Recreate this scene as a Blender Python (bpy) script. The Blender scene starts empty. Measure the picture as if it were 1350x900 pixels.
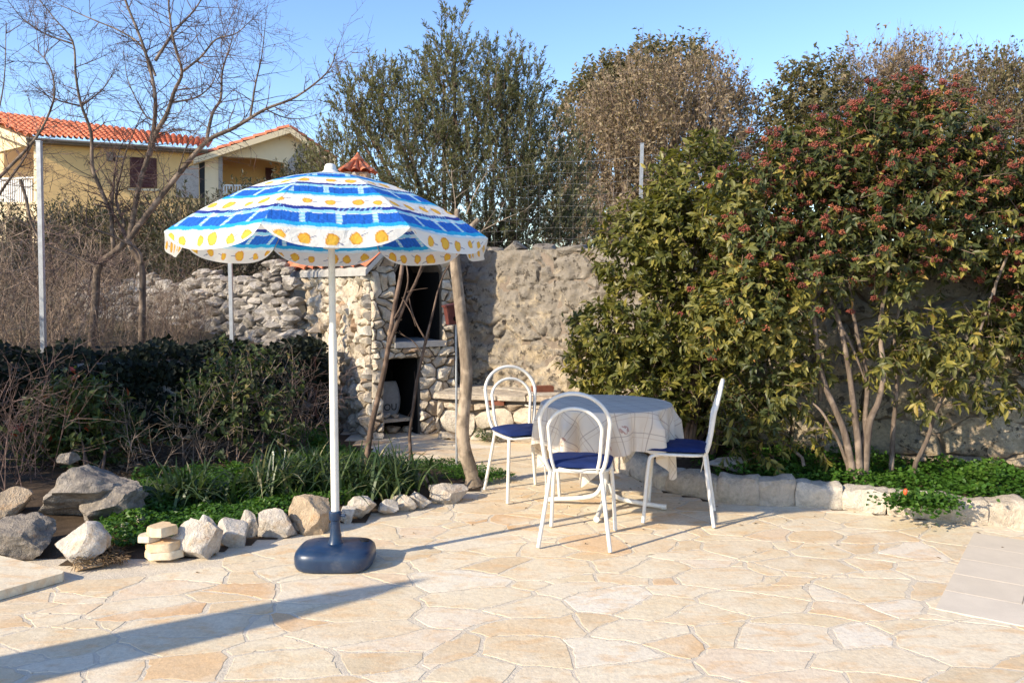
import bpy, bmesh, math, random
import numpy as np
from mathutils import Vector, Matrix, noise

R_ = math.radians
C = bpy.context.scene.collection
scn = bpy.context.scene
rng = np.random.default_rng(7)
random.seed(7)

# ------------------------------------------------------------------ camera, sky, sun
CAM_H, F_PX, PITCH = 1.55, 1100.0, R_(3.8)
cam_d = bpy.data.cameras.new('camera'); cam = bpy.data.objects.new('camera', cam_d); C.objects.link(cam)
cam.location = (0, 0, CAM_H); cam.rotation_euler = (math.pi / 2 - PITCH, 0, 0)
cam_d.lens = 36 * F_PX / 1350; cam_d.sensor_width = 36; cam_d.clip_end = 3000; cam_d.clip_start = .05
scn.camera = cam
SUN_EL = R_(27.5); SUN_H = Vector((-.83, -.56)).normalized()
w = bpy.data.worlds.new('World'); scn.world = w; w.use_nodes = True
nt = w.node_tree; bg = nt.nodes['Background']
sky = nt.nodes.new('ShaderNodeTexSky'); sky.sky_type = 'NISHITA'; sky.sun_disc = False
sky.sun_elevation = SUN_EL; sky.sun_rotation = math.atan2(SUN_H.x, SUN_H.y) % (2 * math.pi)
sky.air_density = 1.0; sky.dust_density = .25; sky.ozone_density = 2.2
hsv = nt.nodes.new('ShaderNodeHueSaturation'); hsv.inputs['Saturation'].default_value = 1.15; hsv.inputs['Hue'].default_value = .511
nt.links.new(sky.outputs[0], hsv.inputs['Color']); nt.links.new(hsv.outputs[0], bg.inputs['Color']); bg.inputs['Strength'].default_value = .15
sd = bpy.data.lights.new('sun', 'SUN'); sun = bpy.data.objects.new('sun', sd); C.objects.link(sun)
sd.energy = 3.95; sd.angle = R_(.7); sd.color = (1, .88, .69)
LDIR = Vector((-SUN_H.x * math.cos(SUN_EL), -SUN_H.y * math.cos(SUN_EL), -math.sin(SUN_EL)))
sun.rotation_euler = LDIR.to_track_quat('-Z', 'Y').to_euler(); sun.location = (-8, -6, 10)
scn.view_settings.view_transform = 'Standard'; scn.view_settings.look = 'None'
scn.view_settings.exposure = .97; scn.view_settings.gamma = 1
scn.view_settings.use_curve_mapping = False
scn.cycles.max_bounces = 6; scn.cycles.transparent_max_bounces = 4

# ------------------------------------------------------------------ pixel (1350x900) -> world
def ray(px, py):
    a = (px - 675) / F_PX; b = (450 - py) / F_PX
    cp, sp = math.cos(PITCH), math.sin(PITCH)
    return Vector((a, cp + b * sp, -sp + b * cp))
def P(px, py, Y):
    d = ray(px, py); t = Y / d.y
    return Vector((d.x * t, Y, CAM_H + d.z * t))
def G(px, py, z=0.0):
    d = ray(px, py); t = (z - CAM_H) / d.z
    return Vector((d.x * t, d.y * t, z))
def onplane(px, py, A, n):
    d = ray(px, py); o = Vector((0, 0, CAM_H))
    t = (A - o).dot(n) / d.dot(n); return o + d * t
def srgb(*c):
    c = [x / 255 if max(c) > 1 else x for x in c]
    return tuple(((x + .055) / 1.055) ** 2.4 if x > .04045 else x / 12.92 for x in c)

# ------------------------------------------------------------------ object helpers
def tag(o, label=None, cat=None, group=None, kind=None):
    if label: o['label'] = label
    if cat: o['category'] = cat
    if group: o['group'] = group
    if kind: o['kind'] = kind
    return o
def empty(name, loc=(0, 0, 0), rz=0, label=None, cat=None, group=None):
    o = bpy.data.objects.new(name, None); C.objects.link(o); o.empty_display_size = .1
    o.location = loc; o.rotation_euler = (0, 0, rz)
    return tag(o, label, cat, group)
def kids(o): return [c for c in bpy.data.objects if c.parent == o]
def copy_tree(o, parent=None):
    c = o.copy(); C.objects.link(c); c.parent = parent
    for ch in kids(o): copy_tree(ch, c)
    return c

class MB:
    def __init__(s): s.V = []; s.F = []; s.R = []; s.n = 0
    def add(s, V, F, r=None):
        b = s.n; s.V.extend([tuple(v) for v in V]); s.n += len(V)
        s.F.extend([tuple(i + b for i in f) for f in F])
        s.R.extend([random.random() if r is None else r] * len(V)); return s
    def box(s, c, size, rz=0, r=None, M=None):
        hx, hy, hz = [q / 2 for q in size]; cs, sn = math.cos(rz), math.sin(rz)
        V = []
        for z in (-hz, hz):
            for x, y in ((-hx, -hy), (hx, -hy), (hx, hy), (-hx, hy)):
                v = Vector((x * cs - y * sn, x * sn + y * cs, z))
                if M: v = M @ Vector((x, y, z))
                V.append(v + Vector(c))
        return s.add(V, [(3, 2, 1, 0), (4, 5, 6, 7), (0, 1, 5, 4), (1, 2, 6, 5), (2, 3, 7, 6), (3, 0, 4, 7)], r)
    def tube(s, pts, rad, n=10, caps=True, r=None):
        pts = [Vector(p) for p in pts]
        if not hasattr(rad, '__len__'): rad = [rad] * len(pts)
        V = []; F = []; prev = None
        for i, p in enumerate(pts):
            t = (pts[min(i + 1, len(pts) - 1)] - pts[max(i - 1, 0)])
            t = t.normalized() if t.length > 1e-9 else Vector((0, 0, 1))
            if prev is None:
                a = Vector((1, 0, 0)) if abs(t.x) < .8 else Vector((0, 1, 0))
                u = t.cross(a).normalized()
            else:
                u = (prev - t * prev.dot(t)).normalized()
            prev = u; v = t.cross(u)
            for k in range(n):
                q = 2 * math.pi * k / n
                V.append(p + (u * math.cos(q) + v * math.sin(q)) * rad[i])
        for i in range(len(pts) - 1):
            for k in range(n):
                a = i * n + k; b = i * n + (k + 1) % n
                F.append((a, b, b + n, a + n))
        if caps:
            F.append(tuple(range(n - 1, -1, -1))); F.append(tuple((len(pts) - 1) * n + k for k in range(n)))
        return s.add(V, F, r)
    def lathe(s, prof, c=(0, 0, 0), n=24, r=None):
        V = []; F = []; c = Vector(c)
        for (rr, z) in prof:
            for k in range(n):
                q = 2 * math.pi * k / n; V.append(c + Vector((rr * math.cos(q), rr * math.sin(q), z)))
        for i in range(len(prof) - 1):
            for k in range(n):
                a = i * n + k; b = i * n + (k + 1) % n; F.append((a, b, b + n, a + n))
        F.append(tuple(range(n - 1, -1, -1))); F.append(tuple((len(prof) - 1) * n + k for k in range(n)))
        return s.add(V, F, r)
    def slab(s, poly, off, r=None):
        """extrude a 3D polygon by the vector off"""
        n = len(poly); V = [Vector(p) for p in poly] + [Vector(p) + Vector(off) for p in poly]
        F = [tuple(range(n)), tuple(range(2 * n - 1, n - 1, -1))] + [(i, i + n, (i + 1) % n + n, (i + 1) % n) for i in range(n)]
        return s.add(V, F, r)
    def build(s, name, mat, parent=None, smooth=None):
        me = bpy.data.meshes.new(name); me.from_pydata(s.V, [], s.F)
        at = me.attributes.new('rnd', 'FLOAT', 'POINT'); at.data.foreach_set('value', np.array(s.R, dtype=np.float32))
        me.materials.append(mat)
        bm = bmesh.new(); bm.from_mesh(me); bmesh.ops.recalc_face_normals(bm, faces=bm.faces); bm.to_mesh(me); bm.free()
        if smooth is not None:
            me.shade_smooth(); me.set_sharp_from_angle(angle=R_(smooth))
        o = bpy.data.objects.new(name, me); C.objects.link(o)
        if parent: o.parent = parent
        return o

def mesh_np(name, V, faces, mat, parent=None, rnd=None, col=None, vec=None, smooth=False):
    """V (N,3); faces = list of int arrays (M,k)"""
    me = bpy.data.meshes.new(name)
    V = np.asarray(V, dtype=np.float32)
    me.vertices.add(len(V)); me.vertices.foreach_set('co', V.ravel())
    faces = [np.asarray(f, dtype=np.int32) for f in faces if len(f)]
    nl = sum(f.size for f in faces); nf = sum(len(f) for f in faces)
    me.loops.add(nl); me.polygons.add(nf)
    me.loops.foreach_set('vertex_index', np.concatenate([f.ravel() for f in faces]))
    tot = np.concatenate([np.full(len(f), f.shape[1], dtype=np.int32) for f in faces])
    st = np.concatenate([[0], np.cumsum(tot)[:-1]]).astype(np.int32)
    me.polygons.foreach_set('loop_start', st); me.polygons.foreach_set('loop_total', tot)
    me.polygons.foreach_set('use_smooth', np.full(nf, smooth, dtype=bool))
    if rnd is not None:
        a = me.attributes.new('rnd', 'FLOAT', 'POINT'); a.data.foreach_set('value', np.asarray(rnd, dtype=np.float32))
    if col is not None:
        a = me.attributes.new('col', 'FLOAT_COLOR', 'POINT')
        a.data.foreach_set('color', np.hstack([col, np.ones((len(col), 1))]).astype(np.float32).ravel())
    if vec is not None:
        a = me.attributes.new('flat', 'FLOAT_VECTOR', 'POINT'); a.data.foreach_set('vector', np.asarray(vec, dtype=np.float32).ravel())
    me.update(calc_edges=True); me.validate()
    me.materials.append(mat)
    o = bpy.data.objects.new(name, me); C.objects.link(o)
    if parent: o.parent = parent
    return o

# ------------------------------------------------------------------ materials
class N:
    def __init__(s, name):
        s.m = bpy.data.materials.new(name); s.m.use_nodes = True
        s.t = s.m.node_tree; s.b = s.t.nodes['Principled BSDF']; s.out = s.t.nodes['Material Output']
        s.tc = s.t.nodes.new('ShaderNodeTexCoord')
    def new(s, k, **kw):
        n = s.t.nodes.new(k)
        for a, b in kw.items(): setattr(n, a, b)
        return n
    def put(s, sock, v):
        if isinstance(v, (int, float)): sock.default_value = v
        elif isinstance(v, tuple): sock.default_value = v if len(v) != 3 or sock.type == 'VECTOR' else (*v, 1)
        else: s.t.links.new(v, sock)
    def noise(s, scale, detail=4, rough=.55, dist=0, vec=None, ch=0):
        n = s.new('ShaderNodeTexNoise'); s.put(n.inputs['Vector'], vec or s.tc.outputs['Object'])
        n.inputs['Scale'].default_value = scale; n.inputs['Detail'].default_value = detail
        n.inputs['Roughness'].default_value = rough; n.inputs['Distortion'].default_value = dist
        return n.outputs[ch]
    def voro(s, scale, feature='F1', out='Distance', vec=None):
        n = s.new('ShaderNodeTexVoronoi', feature=feature); s.put(n.inputs['Vector'], vec or s.tc.outputs['Object'])
        n.inputs['Scale'].default_value = scale; return n.outputs[out]
    def attr(s, name, out='Fac'):
        n = s.new('ShaderNodeAttribute', attribute_name=name); return n.outputs[out]
    def ramp(s, fac, stops, interp='LINEAR'):
        n = s.new('ShaderNodeValToRGB'); n.color_ramp.interpolation = interp; e = n.color_ramp.elements
        while len(e) < len(stops): e.new(.5)
        for q, (p, c) in zip(e, stops):
            q.position = p; q.color = (*c, 1) if isinstance(c, tuple) else (c, c, c, 1)
        s.put(n.inputs[0], fac); return n.outputs[0]
    def mix(s, fac, a, b, mode='MIX'):
        n = s.new('ShaderNodeMix', data_type='RGBA', blend_type=mode)
        s.put(n.inputs[0], fac); s.put(n.inputs[6], a); s.put(n.inputs[7], b); return n.outputs[2]
    def math(s, op, a, b=0.0, c=0.0):
        n = s.new('ShaderNodeMath', operation=op); s.put(n.inputs[0], a); s.put(n.inputs[1], b)
        if op in ('MULTIPLY_ADD', 'COMPARE'): s.put(n.inputs[2], c)
        return n.outputs[0]
    def bump(s, h, strength=.5, dist=.01, prev=None):
        n = s.new('ShaderNodeBump'); n.inputs['Strength'].default_value = strength; n.inputs['Distance'].default_value = dist
        s.put(n.inputs['Height'], h)
        if prev: s.put(n.inputs['Normal'], prev)
        return n.outputs[0]
    def done(s, col, rough=.8, nrm=None, spec=.3, metal=0.0, trans=0.0, tcol=None):
        b = s.b; s.put(b.inputs['Base Color'], col); s.put(b.inputs['Roughness'], rough)
        b.inputs['Specular IOR Level'].default_value = spec; b.inputs['Metallic'].default_value = metal
        if nrm: s.put(b.inputs['Normal'], nrm)
        if trans:
            tr = s.new('ShaderNodeBsdfTranslucent'); s.put(tr.inputs[0], tcol if tcol is not None else col)
            mx = s.new('ShaderNodeMixShader'); mx.inputs[0].default_value = trans
            s.t.links.new(b.outputs[0], mx.inputs[1]); s.t.links.new(tr.outputs[0], mx.inputs[2])
            s.t.links.new(mx.outputs[0], s.out.inputs['Surface'])
        return s.m

def stone_mat(name, stops, lichen=0.0, lcol=(.10, .095, .085), fine=40, bump=.5, lscale=3.0, spots=0.0):
    n = N(name); base = n.ramp(n.attr('rnd'), stops)
    v = n.noise(9, 6, .65); base = n.mix(1.0, base, n.ramp(v, [(.25, .6), (.5, .98), (.8, 1.15)]), 'MULTIPLY')
    f = n.noise(fine, 5, .7); base = n.mix(.5, base, n.ramp(f, [(.3, .55), (.7, 1.2)]), 'MULTIPLY')
    if lichen:
        k = n.noise(lscale, 8, .72, .4); k2 = n.ramp(k, [(.62 - .3 * lichen, 0.0), (.72 - .22 * lichen, 1.0)])
        base = n.mix(n.math('MULTIPLY', k2, .85), base, n.mix(n.noise(60, 3), lcol, tuple(min(1, 2.2 * q) for q in lcol)))
    if spots:
        k = n.ramp(n.noise(14, 4, .6, vec=n.tc.outputs['Object']), [(.62, 0.0), (.7, 1.0)])
        base = n.mix(n.math('MULTIPLY', k, spots), base, (.36, .19, .09))
    h = n.math('ADD', n.noise(18, 8, .7), n.math('MULTIPLY', n.noise(80, 5, .65), .5))
    return n.done(base, .9, n.bump(h, min(1, bump * 1.4), .03), .15)
def foliage_mat(name, stops, trans=.3, rough=.42, spec=.35, tk=1.5):
    n = N(name); c = n.ramp(n.attr('rnd'), stops)
    c = n.mix(.6, c, n.ramp(n.noise(1.6, 3), [(.3, .72), (.7, 1.2)]), 'MULTIPLY')
    t = n.mix(1.0, c, (tk * 1.05, tk * 1.15, tk * .55), 'MULTIPLY')
    return n.done(c, rough, None, spec, 0, trans, t)
def bark_mat(name, a, b, sc=30):
    n = N(name)
    mp = n.new('ShaderNodeMapping'); mp.inputs['Scale'].default_value = (1, 1, .35); n.put(mp.inputs[0], n.tc.outputs['Object'])
    v = n.noise(sc, 6, .65, vec=mp.outputs[0]); c = n.ramp(v, [(.3, a), (.7, b)])
    c = n.mix(n.ramp(n.noise(7, 4), [(.5, 0.0), (.62, .7)]), c, tuple(min(1, q * 1.7) for q in b))
    return n.done(c, .9, n.bump(v, .7, .012), .15)
def plain(name, col, rough=.5, spec=.4, metal=0.0, vary=.15, sc=14, bump=0.0):
    n = N(name); v = n.noise(sc, 5, .6)
    c = n.mix(1.0, (*col, ), n.ramp(v, [(.25, 1 - vary), (.75, 1 + vary * .5)]), 'MULTIPLY')
    return n.done(c, rough, n.bump(n.noise(sc * 6, 4), bump, .004) if bump else None, spec, metal)

M = {}
LIME = [(0, (.52, .43, .32)), (.25, (.66, .57, .44)), (.5, (.58, .47, .34)), (.75, (.70, .62, .50)), (.92, (.50, .42, .32)), (1, (.45, .29, .17))]
M['white_rock'] = stone_mat('white_limestone', [(0, (.60, .51, .41)), (1, (.76, .69, .60))], .42, (.33, .25, .17), spots=.45, lscale=9, bump=.9)
M['tan_rock'] = stone_mat('tan_limestone', [(0, (.52, .38, .24)), (1, (.62, .48, .33))], .35, (.34, .21, .11), lscale=9, bump=.9)
M['grey_rock'] = stone_mat('weathered_boulder', [(0, (.36, .30, .24)), (1, (.47, .41, .34))], .72, (.12, .105, .09), lscale=8, bump=1.0, spots=.3)
M['facing'] = stone_mat('fireplace_limestone', LIME, .15, (.24, .2, .16), spots=.35)
M['oldwall'] = stone_mat('old_wall_stone', [(0, (.40, .31, .21)), (.3, (.52, .41, .28)), (.6, (.44, .36, .26)), (.85, (.58, .48, .35)), (1, (.42, .28, .17))], .95, (.12, .10, .085), lscale=3.2, bump=1.0, spots=.35)
def old_wall():
    n = N('weathered_wall'); r_ = n.attr('rnd')
    vc = n.voro(4.5, 'F1', 'Color'); base = n.ramp(n.math('ADD', n.math('MULTIPLY', vc, .6), n.math('MULTIPLY', r_, .5)), [(.1, (.42, .33, .22)), (.35, (.55, .44, .30)), (.55, (.47, .39, .28)), (.75, (.60, .50, .37)), (.95, (.44, .30, .18))])
    base = n.mix(n.ramp(n.noise(4.5, 8, .7, .5), [(.42, 0.0), (.62, .8)]), base, (.52, .41, .27))
    base = n.mix(1.0, base, n.ramp(n.noise(26, 7, .75), [(.28, .5), (.5, .95), (.75, 1.2)]), 'MULTIPLY')
    sx = n.new('ShaderNodeSeparateXYZ'); n.put(sx.inputs[0], n.tc.outputs['Object'])
    up = n.math('MULTIPLY', sx.outputs[2], .11)
    base = n.mix(n.ramp(n.math('ADD', n.noise(4.2, 10, .78, .6), up), [(.535, 0.0), (.62, .85)]), base, n.mix(n.noise(45, 4), (.17, .15, .125), (.34, .30, .25)))
    base = n.mix(n.ramp(n.noise(11, 6, .7), [(.55, 0.0), (.61, .9)]), base, (.085, .07, .055))
    h = n.math('ADD', n.noise(22, 9, .72), n.math('MULTIPLY', n.noise(90, 4, .6), .4))
    return n.done(base, .92, n.bump(h, 1.0, .03), .12)
M['oldwall'] = old_wall()
M['rubble'] = stone_mat('rubble_stone', [(0, (.34, .30, .26)), (.5, (.50, .45, .39)), (1, (.62, .56, .49))], .5, (.14, .12, .10), bump=.8)
M['kerb'] = stone_mat('kerb_stone', [(0, (.60, .50, .38)), (.5, (.70, .62, .50)), (1, (.56, .43, .30))], .35, (.30, .25, .19), bump=.9)
M['mortar'] = plain('mortar', (.24, .19, .145), .95, .1, vary=.3, sc=20, bump=.5)
M['dark_mortar'] = plain('dark_joint', (.085, .068, .052), .95, .1, vary=.3, sc=20, bump=.5)
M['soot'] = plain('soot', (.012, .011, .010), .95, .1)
M['concrete'] = plain('concrete', (.40, .38, .35), .9, .2, vary=.3, sc=9, bump=.5)
def white_paint():
    n = N('white_painted_steel'); c = n.mix(1.0, (.78, .74, .66), n.ramp(n.noise(9, 5, .7), [(.3, .82), (.65, 1.03)]), 'MULTIPLY')
    c = n.mix(n.ramp(n.noise(48, 5, .7), [(.66, 0.0), (.71, .8)]), c, (.30, .17, .09))
    return n.done(c, n.ramp(n.noise(20, 3), [(.3, .3), (.7, .5)]), n.bump(n.noise(60, 3), .12, .003), .45)
M['white_metal'] = white_paint()
M['galv'] = plain('galvanised_steel', (.40, .41, .42), .5, .4, .4, vary=.25, sc=25)
M['cushion'] = None
M['soil'] = plain('garden_soil', (.085, .06, .04), .95, .1, vary=.5, sc=12, bump=.8)
M['wood_box'] = plain('redbrown_wood', (.13, .036, .026), .7, .3, vary=.3, sc=20)
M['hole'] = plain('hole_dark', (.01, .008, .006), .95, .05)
M['brick'] = plain('brick', (.20, .075, .045), .9, .2, vary=.3, sc=25, bump=.5)
M['rust'] = plain('rusty_iron', (.10, .045, .03), .9, .2, vary=.4, sc=40)
M['bark_grey'] = bark_mat('grey_bark', (.075, .055, .042), (.19, .145, .11))
M['bark_pale'] = bark_mat('pale_bark', (.14, .105, .075), (.30, .235, .17))
M['bark_brown'] = bark_mat('brown_bark', (.06, .04, .03), (.16, .11, .08))
M['bark_twig'] = bark_mat('twig_bark', (.06, .04, .034), (.15, .10, .085), 60)
M['dry_twig'] = bark_mat('dry_twig', (.12, .085, .062), (.29, .215, .16), 12)
M['olive_leaf'] = foliage_mat('olive_leaves', [(0, (.08, .08, .04)), (.5, (.17, .165, .085)), (.8, (.25, .235, .14)), (1, (.36, .34, .24))], .34, .5)
M['oak_leaf'] = foliage_mat('brown_oak_leaves', [(0, (.19, .13, .075)), (.5, (.31, .23, .14)), (.8, (.39, .31, .20)), (1, (.15, .145, .06))], .3, .6, .2, 1.1)
M['oak_green'] = foliage_mat('holm_oak_leaves', [(0, (.10, .09, .042)), (.55, (.17, .15, .075)), (.8, (.25, .195, .105)), (1, (.33, .24, .14))], .36, .55, .25)
M['citrus_leaf'] = foliage_mat('citrus_leaves', [(0, (.045, .055, .013)), (.4, (.105, .108, .022)), (.75, (.20, .178, .036)), (1, (.38, .30, .07))], .28, .45, .35)
M['vib_leaf'] = foliage_mat('berry_shrub_leaves', [(0, (.03, .042, .014)), (.4, (.07, .082, .024)), (.68, (.14, .135, .034)), (.88, (.30, .25, .05)), (1, (.34, .14, .06))], .28, .48, .35)
M['dark_leaf'] = foliage_mat('dark_leaves', [(0, (.012, .022, .01)), (.7, (.035, .05, .02)), (1, (.07, .09, .04))], .2, .4, .4)
M['ivy_leaf'] = foliage_mat('ivy_leaves', [(0, (.007, .010, .005)), (.7, (.016, .022, .010)), (1, (.035, .04, .02))], .12, .6, .2)
M['rose_leaf'] = foliage_mat('rose_leaves', [(0, (.022, .038, .014)), (.5, (.075, .105, .035)), (.78, (.15, .165, .055)), (.9, (.32, .24, .12)), (1, (.45, .30, .17))], .35, .5)
M['photinia_leaf'] = foliage_mat('red_tip_leaves', [(0, (.03, .05, .016)), (.55, (.08, .11, .03)), (.8, (.18, .19, .045)), (.9, (.28, .06, .03)), (1, (.42, .04, .03))], .25, .4)
M['clover'] = foliage_mat('clover', [(0, (.03, .075, .01)), (.6, (.065, .15, .018)), (1, (.13, .22, .035))], .35, .45)
M['iris'] = foliage_mat('iris_blades', [(0, (.022, .042, .014)), (.6, (.05, .085, .026)), (.9, (.12, .15, .055)), (1, (.40, .34, .19))], .25, .4)
M['litter'] = foliage_mat('dry_litter', [(0, (.10, .065, .04)), (.7, (.22, .15, .09)), (1, (.36, .27, .17))], .1, .8, .1)
M['shrub_olive'] = foliage_mat('scrub_leaves', [(0, (.045, .048, .026)), (.6, (.085, .08, .045)), (1, (.15, .13, .08))], .2, .55)
M['berry'] = plain('red_berries', (.42, .045, .04), .4, .4, vary=.4, sc=25)
M['flower'] = plain('orange_fruit', (.75, .10, .03), .4, .4)
M['tile'] = None
M['yellow_wall'] = plain('yellow_render', (.86, .55, .23), .9, .2, vary=.08, sc=1.2)
M['cream_wall'] = plain('cream_render', (.82, .66, .42), .9, .2, vary=.06, sc=1.2)
M['house_stone'] = stone_mat('house_stone', [(0, (.40, .36, .32)), (1, (.52, .46, .40))], .4, (.25, .22, .2), lscale=2)
M['white_rail'] = plain('white_rail', (.72, .72, .70), .6, .3)
M['maroon'] = plain('maroon_shutter', (.10, .032, .028), .6, .3)
M['arch'] = plain('terracotta_shade', (.42, .20, .08), .9, .2)
M['gutter'] = plain('gutter_brown', (.20, .165, .13), .6, .3)
M['black'] = plain('black_plastic', (.015, .015, .016), .5, .3)

def tile_mat():
    n = N('clay_tiles'); c = n.ramp(n.noise(3, 5, .7), [(.3, (.48, .13, .06)), (.55, (.62, .20, .10)), (.8, (.70, .30, .17))])
    return n.done(c, .85, n.bump(n.noise(30, 4), .3, .01), .2)
M['tile'] = tile_mat()
def cushion_mat():
    n = N('blue_cushion_cloth'); v = n.noise(5, 4); wv = n.noise(320, 2)
    c = n.ramp(v, [(.3, (.007, .016, .072)), (.7, (.013, .03, .12))])
    return n.done(c, .75, n.bump(n.math('ADD', n.noise(9, 3), n.math('MULTIPLY', wv, .15)), .5, .012), .25)
M['cushion'] = cushion_mat()
def blue_plastic():
    n = N('blue_plastic'); v = n.noise(6, 6, .7)
    c = n.ramp(v, [(.3, (.006, .021, .058)), (.7, (.010, .036, .086))])
    d = n.ramp(n.noise(16, 8, .75), [(.52, 0.0), (.74, .3)])
    c = n.mix(d, c, (.17, .16, .15)); c = n.mix(n.ramp(n.noise(3, 3), [(.45, 0.0), (.7, .07)]), c, (.25, .22, .18))
    return n.done(c, n.ramp(v, [(.3, .25), (.7, .42)]), n.bump(n.noise(60, 3), .05, .003), .5)
M['blue_plastic'] = blue_plastic()
def flag_mat():
    n = N('flagstone')
    c = n.ramp(n.attr('rnd'), [(0, (.60, .47, .30)), (.16, (.70, .57, .38)), (.3, (.62, .46, .28)), (.46, (.72, .61, .44)), (.6, (.66, .52, .33)), (.70, (.74, .66, .53)), (.82, (.63, .40, .20)), (.9, (.68, .53, .34)), (1, (.60, .36, .18))])
    mp = n.new('ShaderNodeMapping'); mp.inputs['Scale'].default_value = (1, 2.2, 1); n.put(mp.inputs[0], n.tc.outputs['Object'])
    st = n.noise(5, 7, .62, .8, vec=mp.outputs[0])
    c = n.mix(n.ramp(st, [(.49, 0.0), (.64, .65)]), c, (.66, .42, .21))
    c = n.mix(n.ramp(n.noise(3.2, 6, .6), [(.46, 0.0), (.68, .7)]), c, (.74, .65, .49))
    c = n.mix(.55, c, n.ramp(n.noise(38, 6, .72), [(.3, .68), (.65, 1.1)]), 'MULTIPLY')
    c = n.mix(n.ramp(n.noise(75, 3, .5), [(.64, 0.0), (.72, .4)]), c, (.34, .26, .18))
    hs = n.new('ShaderNodeHueSaturation'); hs.inputs['Hue'].default_value = .5015; hs.inputs['Saturation'].default_value = .97; hs.inputs['Value'].default_value = 1.0; n.put(hs.inputs['Color'], c); c = hs.outputs[0]
    h = n.math('ADD', n.noise(7, 7, .6), n.math('MULTIPLY', n.noise(60, 5, .65), .3))
    return n.done(c, .82, n.bump(h, .35, .02), .25)
M['flag'] = flag_mat()
def grout_mat():
    n = N('patio_mortar'); c = n.ramp(n.noise(7, 7, .7), [(.3, (.54, .46, .345)), (.7, (.67, .58, .45))])
    c = n.mix(n.ramp(n.noise(50, 4, .6), [(.58, 0.0), (.75, .35)]), c, (.26, .22, .17))
    return n.done(c, .95, n.bump(n.noise(45, 6, .7), .6, .012), .1)
M['grout'] = grout_mat()
def paver_mat():
    n = N('concrete_pavers'); c = n.ramp(n.attr('rnd'), [(0, (.60, .515, .40)), (1, (.64, .555, .44))])
    c = n.mix(.6, c, n.ramp(n.noise(6, 7, .7), [(.3, .85), (.7, 1.06)]), 'MULTIPLY')
    return n.done(c, .88, n.bump(n.noise(120, 4), .25, .004), .2)
M['paver'] = paver_mat()
def ground_mat():
    n = N('dry_ground'); c = n.ramp(n.noise(.8, 8, .7), [(.3, (.10, .085, .045)), (.55, (.17, .135, .085)), (.75, (.26, .21, .14))])
    return n.done(c, .95, n.bump(n.noise(6, 8, .7), .8, .08), .1)
M['ground'] = ground_mat()

# ------------------------------------------------------------------ geometry tools
def clip(poly, n, d):
    out = []
    m = len(poly)
    for i in range(m):
        a, b = poly[i], poly[(i + 1) % m]
        da = a[0] * n[0] + a[1] * n[1] - d; db = b[0] * n[0] + b[1] * n[1] - d
        if da <= 0: out.append(a)
        if (da < 0 < db) or (db < 0 < da):
            t = da / (da - db); out.append((a[0] + (b[0] - a[0]) * t, a[1] + (b[1] - a[1]) * t))
    return out
def area(p):
    return .5 * sum(p[i][0] * p[(i + 1) % len(p)][1] - p[(i + 1) % len(p)][0] * p[i][1] for i in range(len(p)))
def cells(poly, size, gap, aniso=1.0, drop=.25, seed=0, rot=0.0, keep=None, pw=0.0):
    """convex irregular cells filling a convex polygon (2D), joints of width gap"""
    r = np.random.default_rng(seed); cs, sn = math.cos(rot), math.sin(rot)
    f = lambda p: ((p[0] * cs + p[1] * sn) / aniso, -p[0] * sn + p[1] * cs)
    g = lambda p: (p[0] * aniso * cs - p[1] * sn, p[0] * aniso * sn + p[1] * cs)
    q = [f(p) for p in poly]
    if area(q) < 0: q = q[::-1]
    qa = np.array(q); lo = qa.min(0) - size; hi = qa.max(0) + size
    nx = max(1, int((hi[0] - lo[0]) / size)); ny = max(1, int((hi[1] - lo[1]) / size))
    pts = []
    for j in range(ny + 1):
        for i in range(nx + 1):
            if r.random() < drop: continue
            pts.append((lo[0] + (i + .5 * (j % 2) + r.uniform(-.48, .48)) * size, lo[1] + (j + r.uniform(-.48, .48)) * size))
    pts = np.array(pts); out = []; wt = r.random(len(pts)) ** 2 * pw * size * size
    for i, p in enumerate(pts):
        d = pts - p; d2 = (d ** 2).sum(1); order = np.argsort(d2)[1:26]
        c = q
        # shrink outer border by half a joint too
        ok = True
        for j in order:
            L = math.sqrt(d2[j]); nn = d[j] / L
            c = clip(c, nn, float(nn @ p) + L / 2 + (wt[i] - wt[j]) / (2 * L) - gap / 2)
            if len(c) < 3: ok = False; break
        if ok and abs(area(c)) > .04 * size * size:
            pc = [g(v) for v in c]
            if keep is None or keep(sum(v[0] for v in pc) / len(pc), sum(v[1] for v in pc) / len(pc)): out.append(pc)
    return out
def chip(poly, step, jit, r, corner=.22):
    """cut corners, resample, jitter an outline"""
    n = len(poly); cc = []
    for i in range(n):
        a, b = np.array(poly[i]), np.array(poly[(i + 1) % n])
        cc += [a + (b - a) * corner, a + (b - a) * (1 - corner)]
    out = []
    m = len(cc)
    for i in range(m):
        a, b = cc[i], cc[(i + 1) % m]; L = np.linalg.norm(b - a); k = max(1, int(L / step))
        for t in range(k): out.append(a + (b - a) * t / k + r.normal(0, jit, 2) * (1 if k > 1 else .5))
    return out
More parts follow.
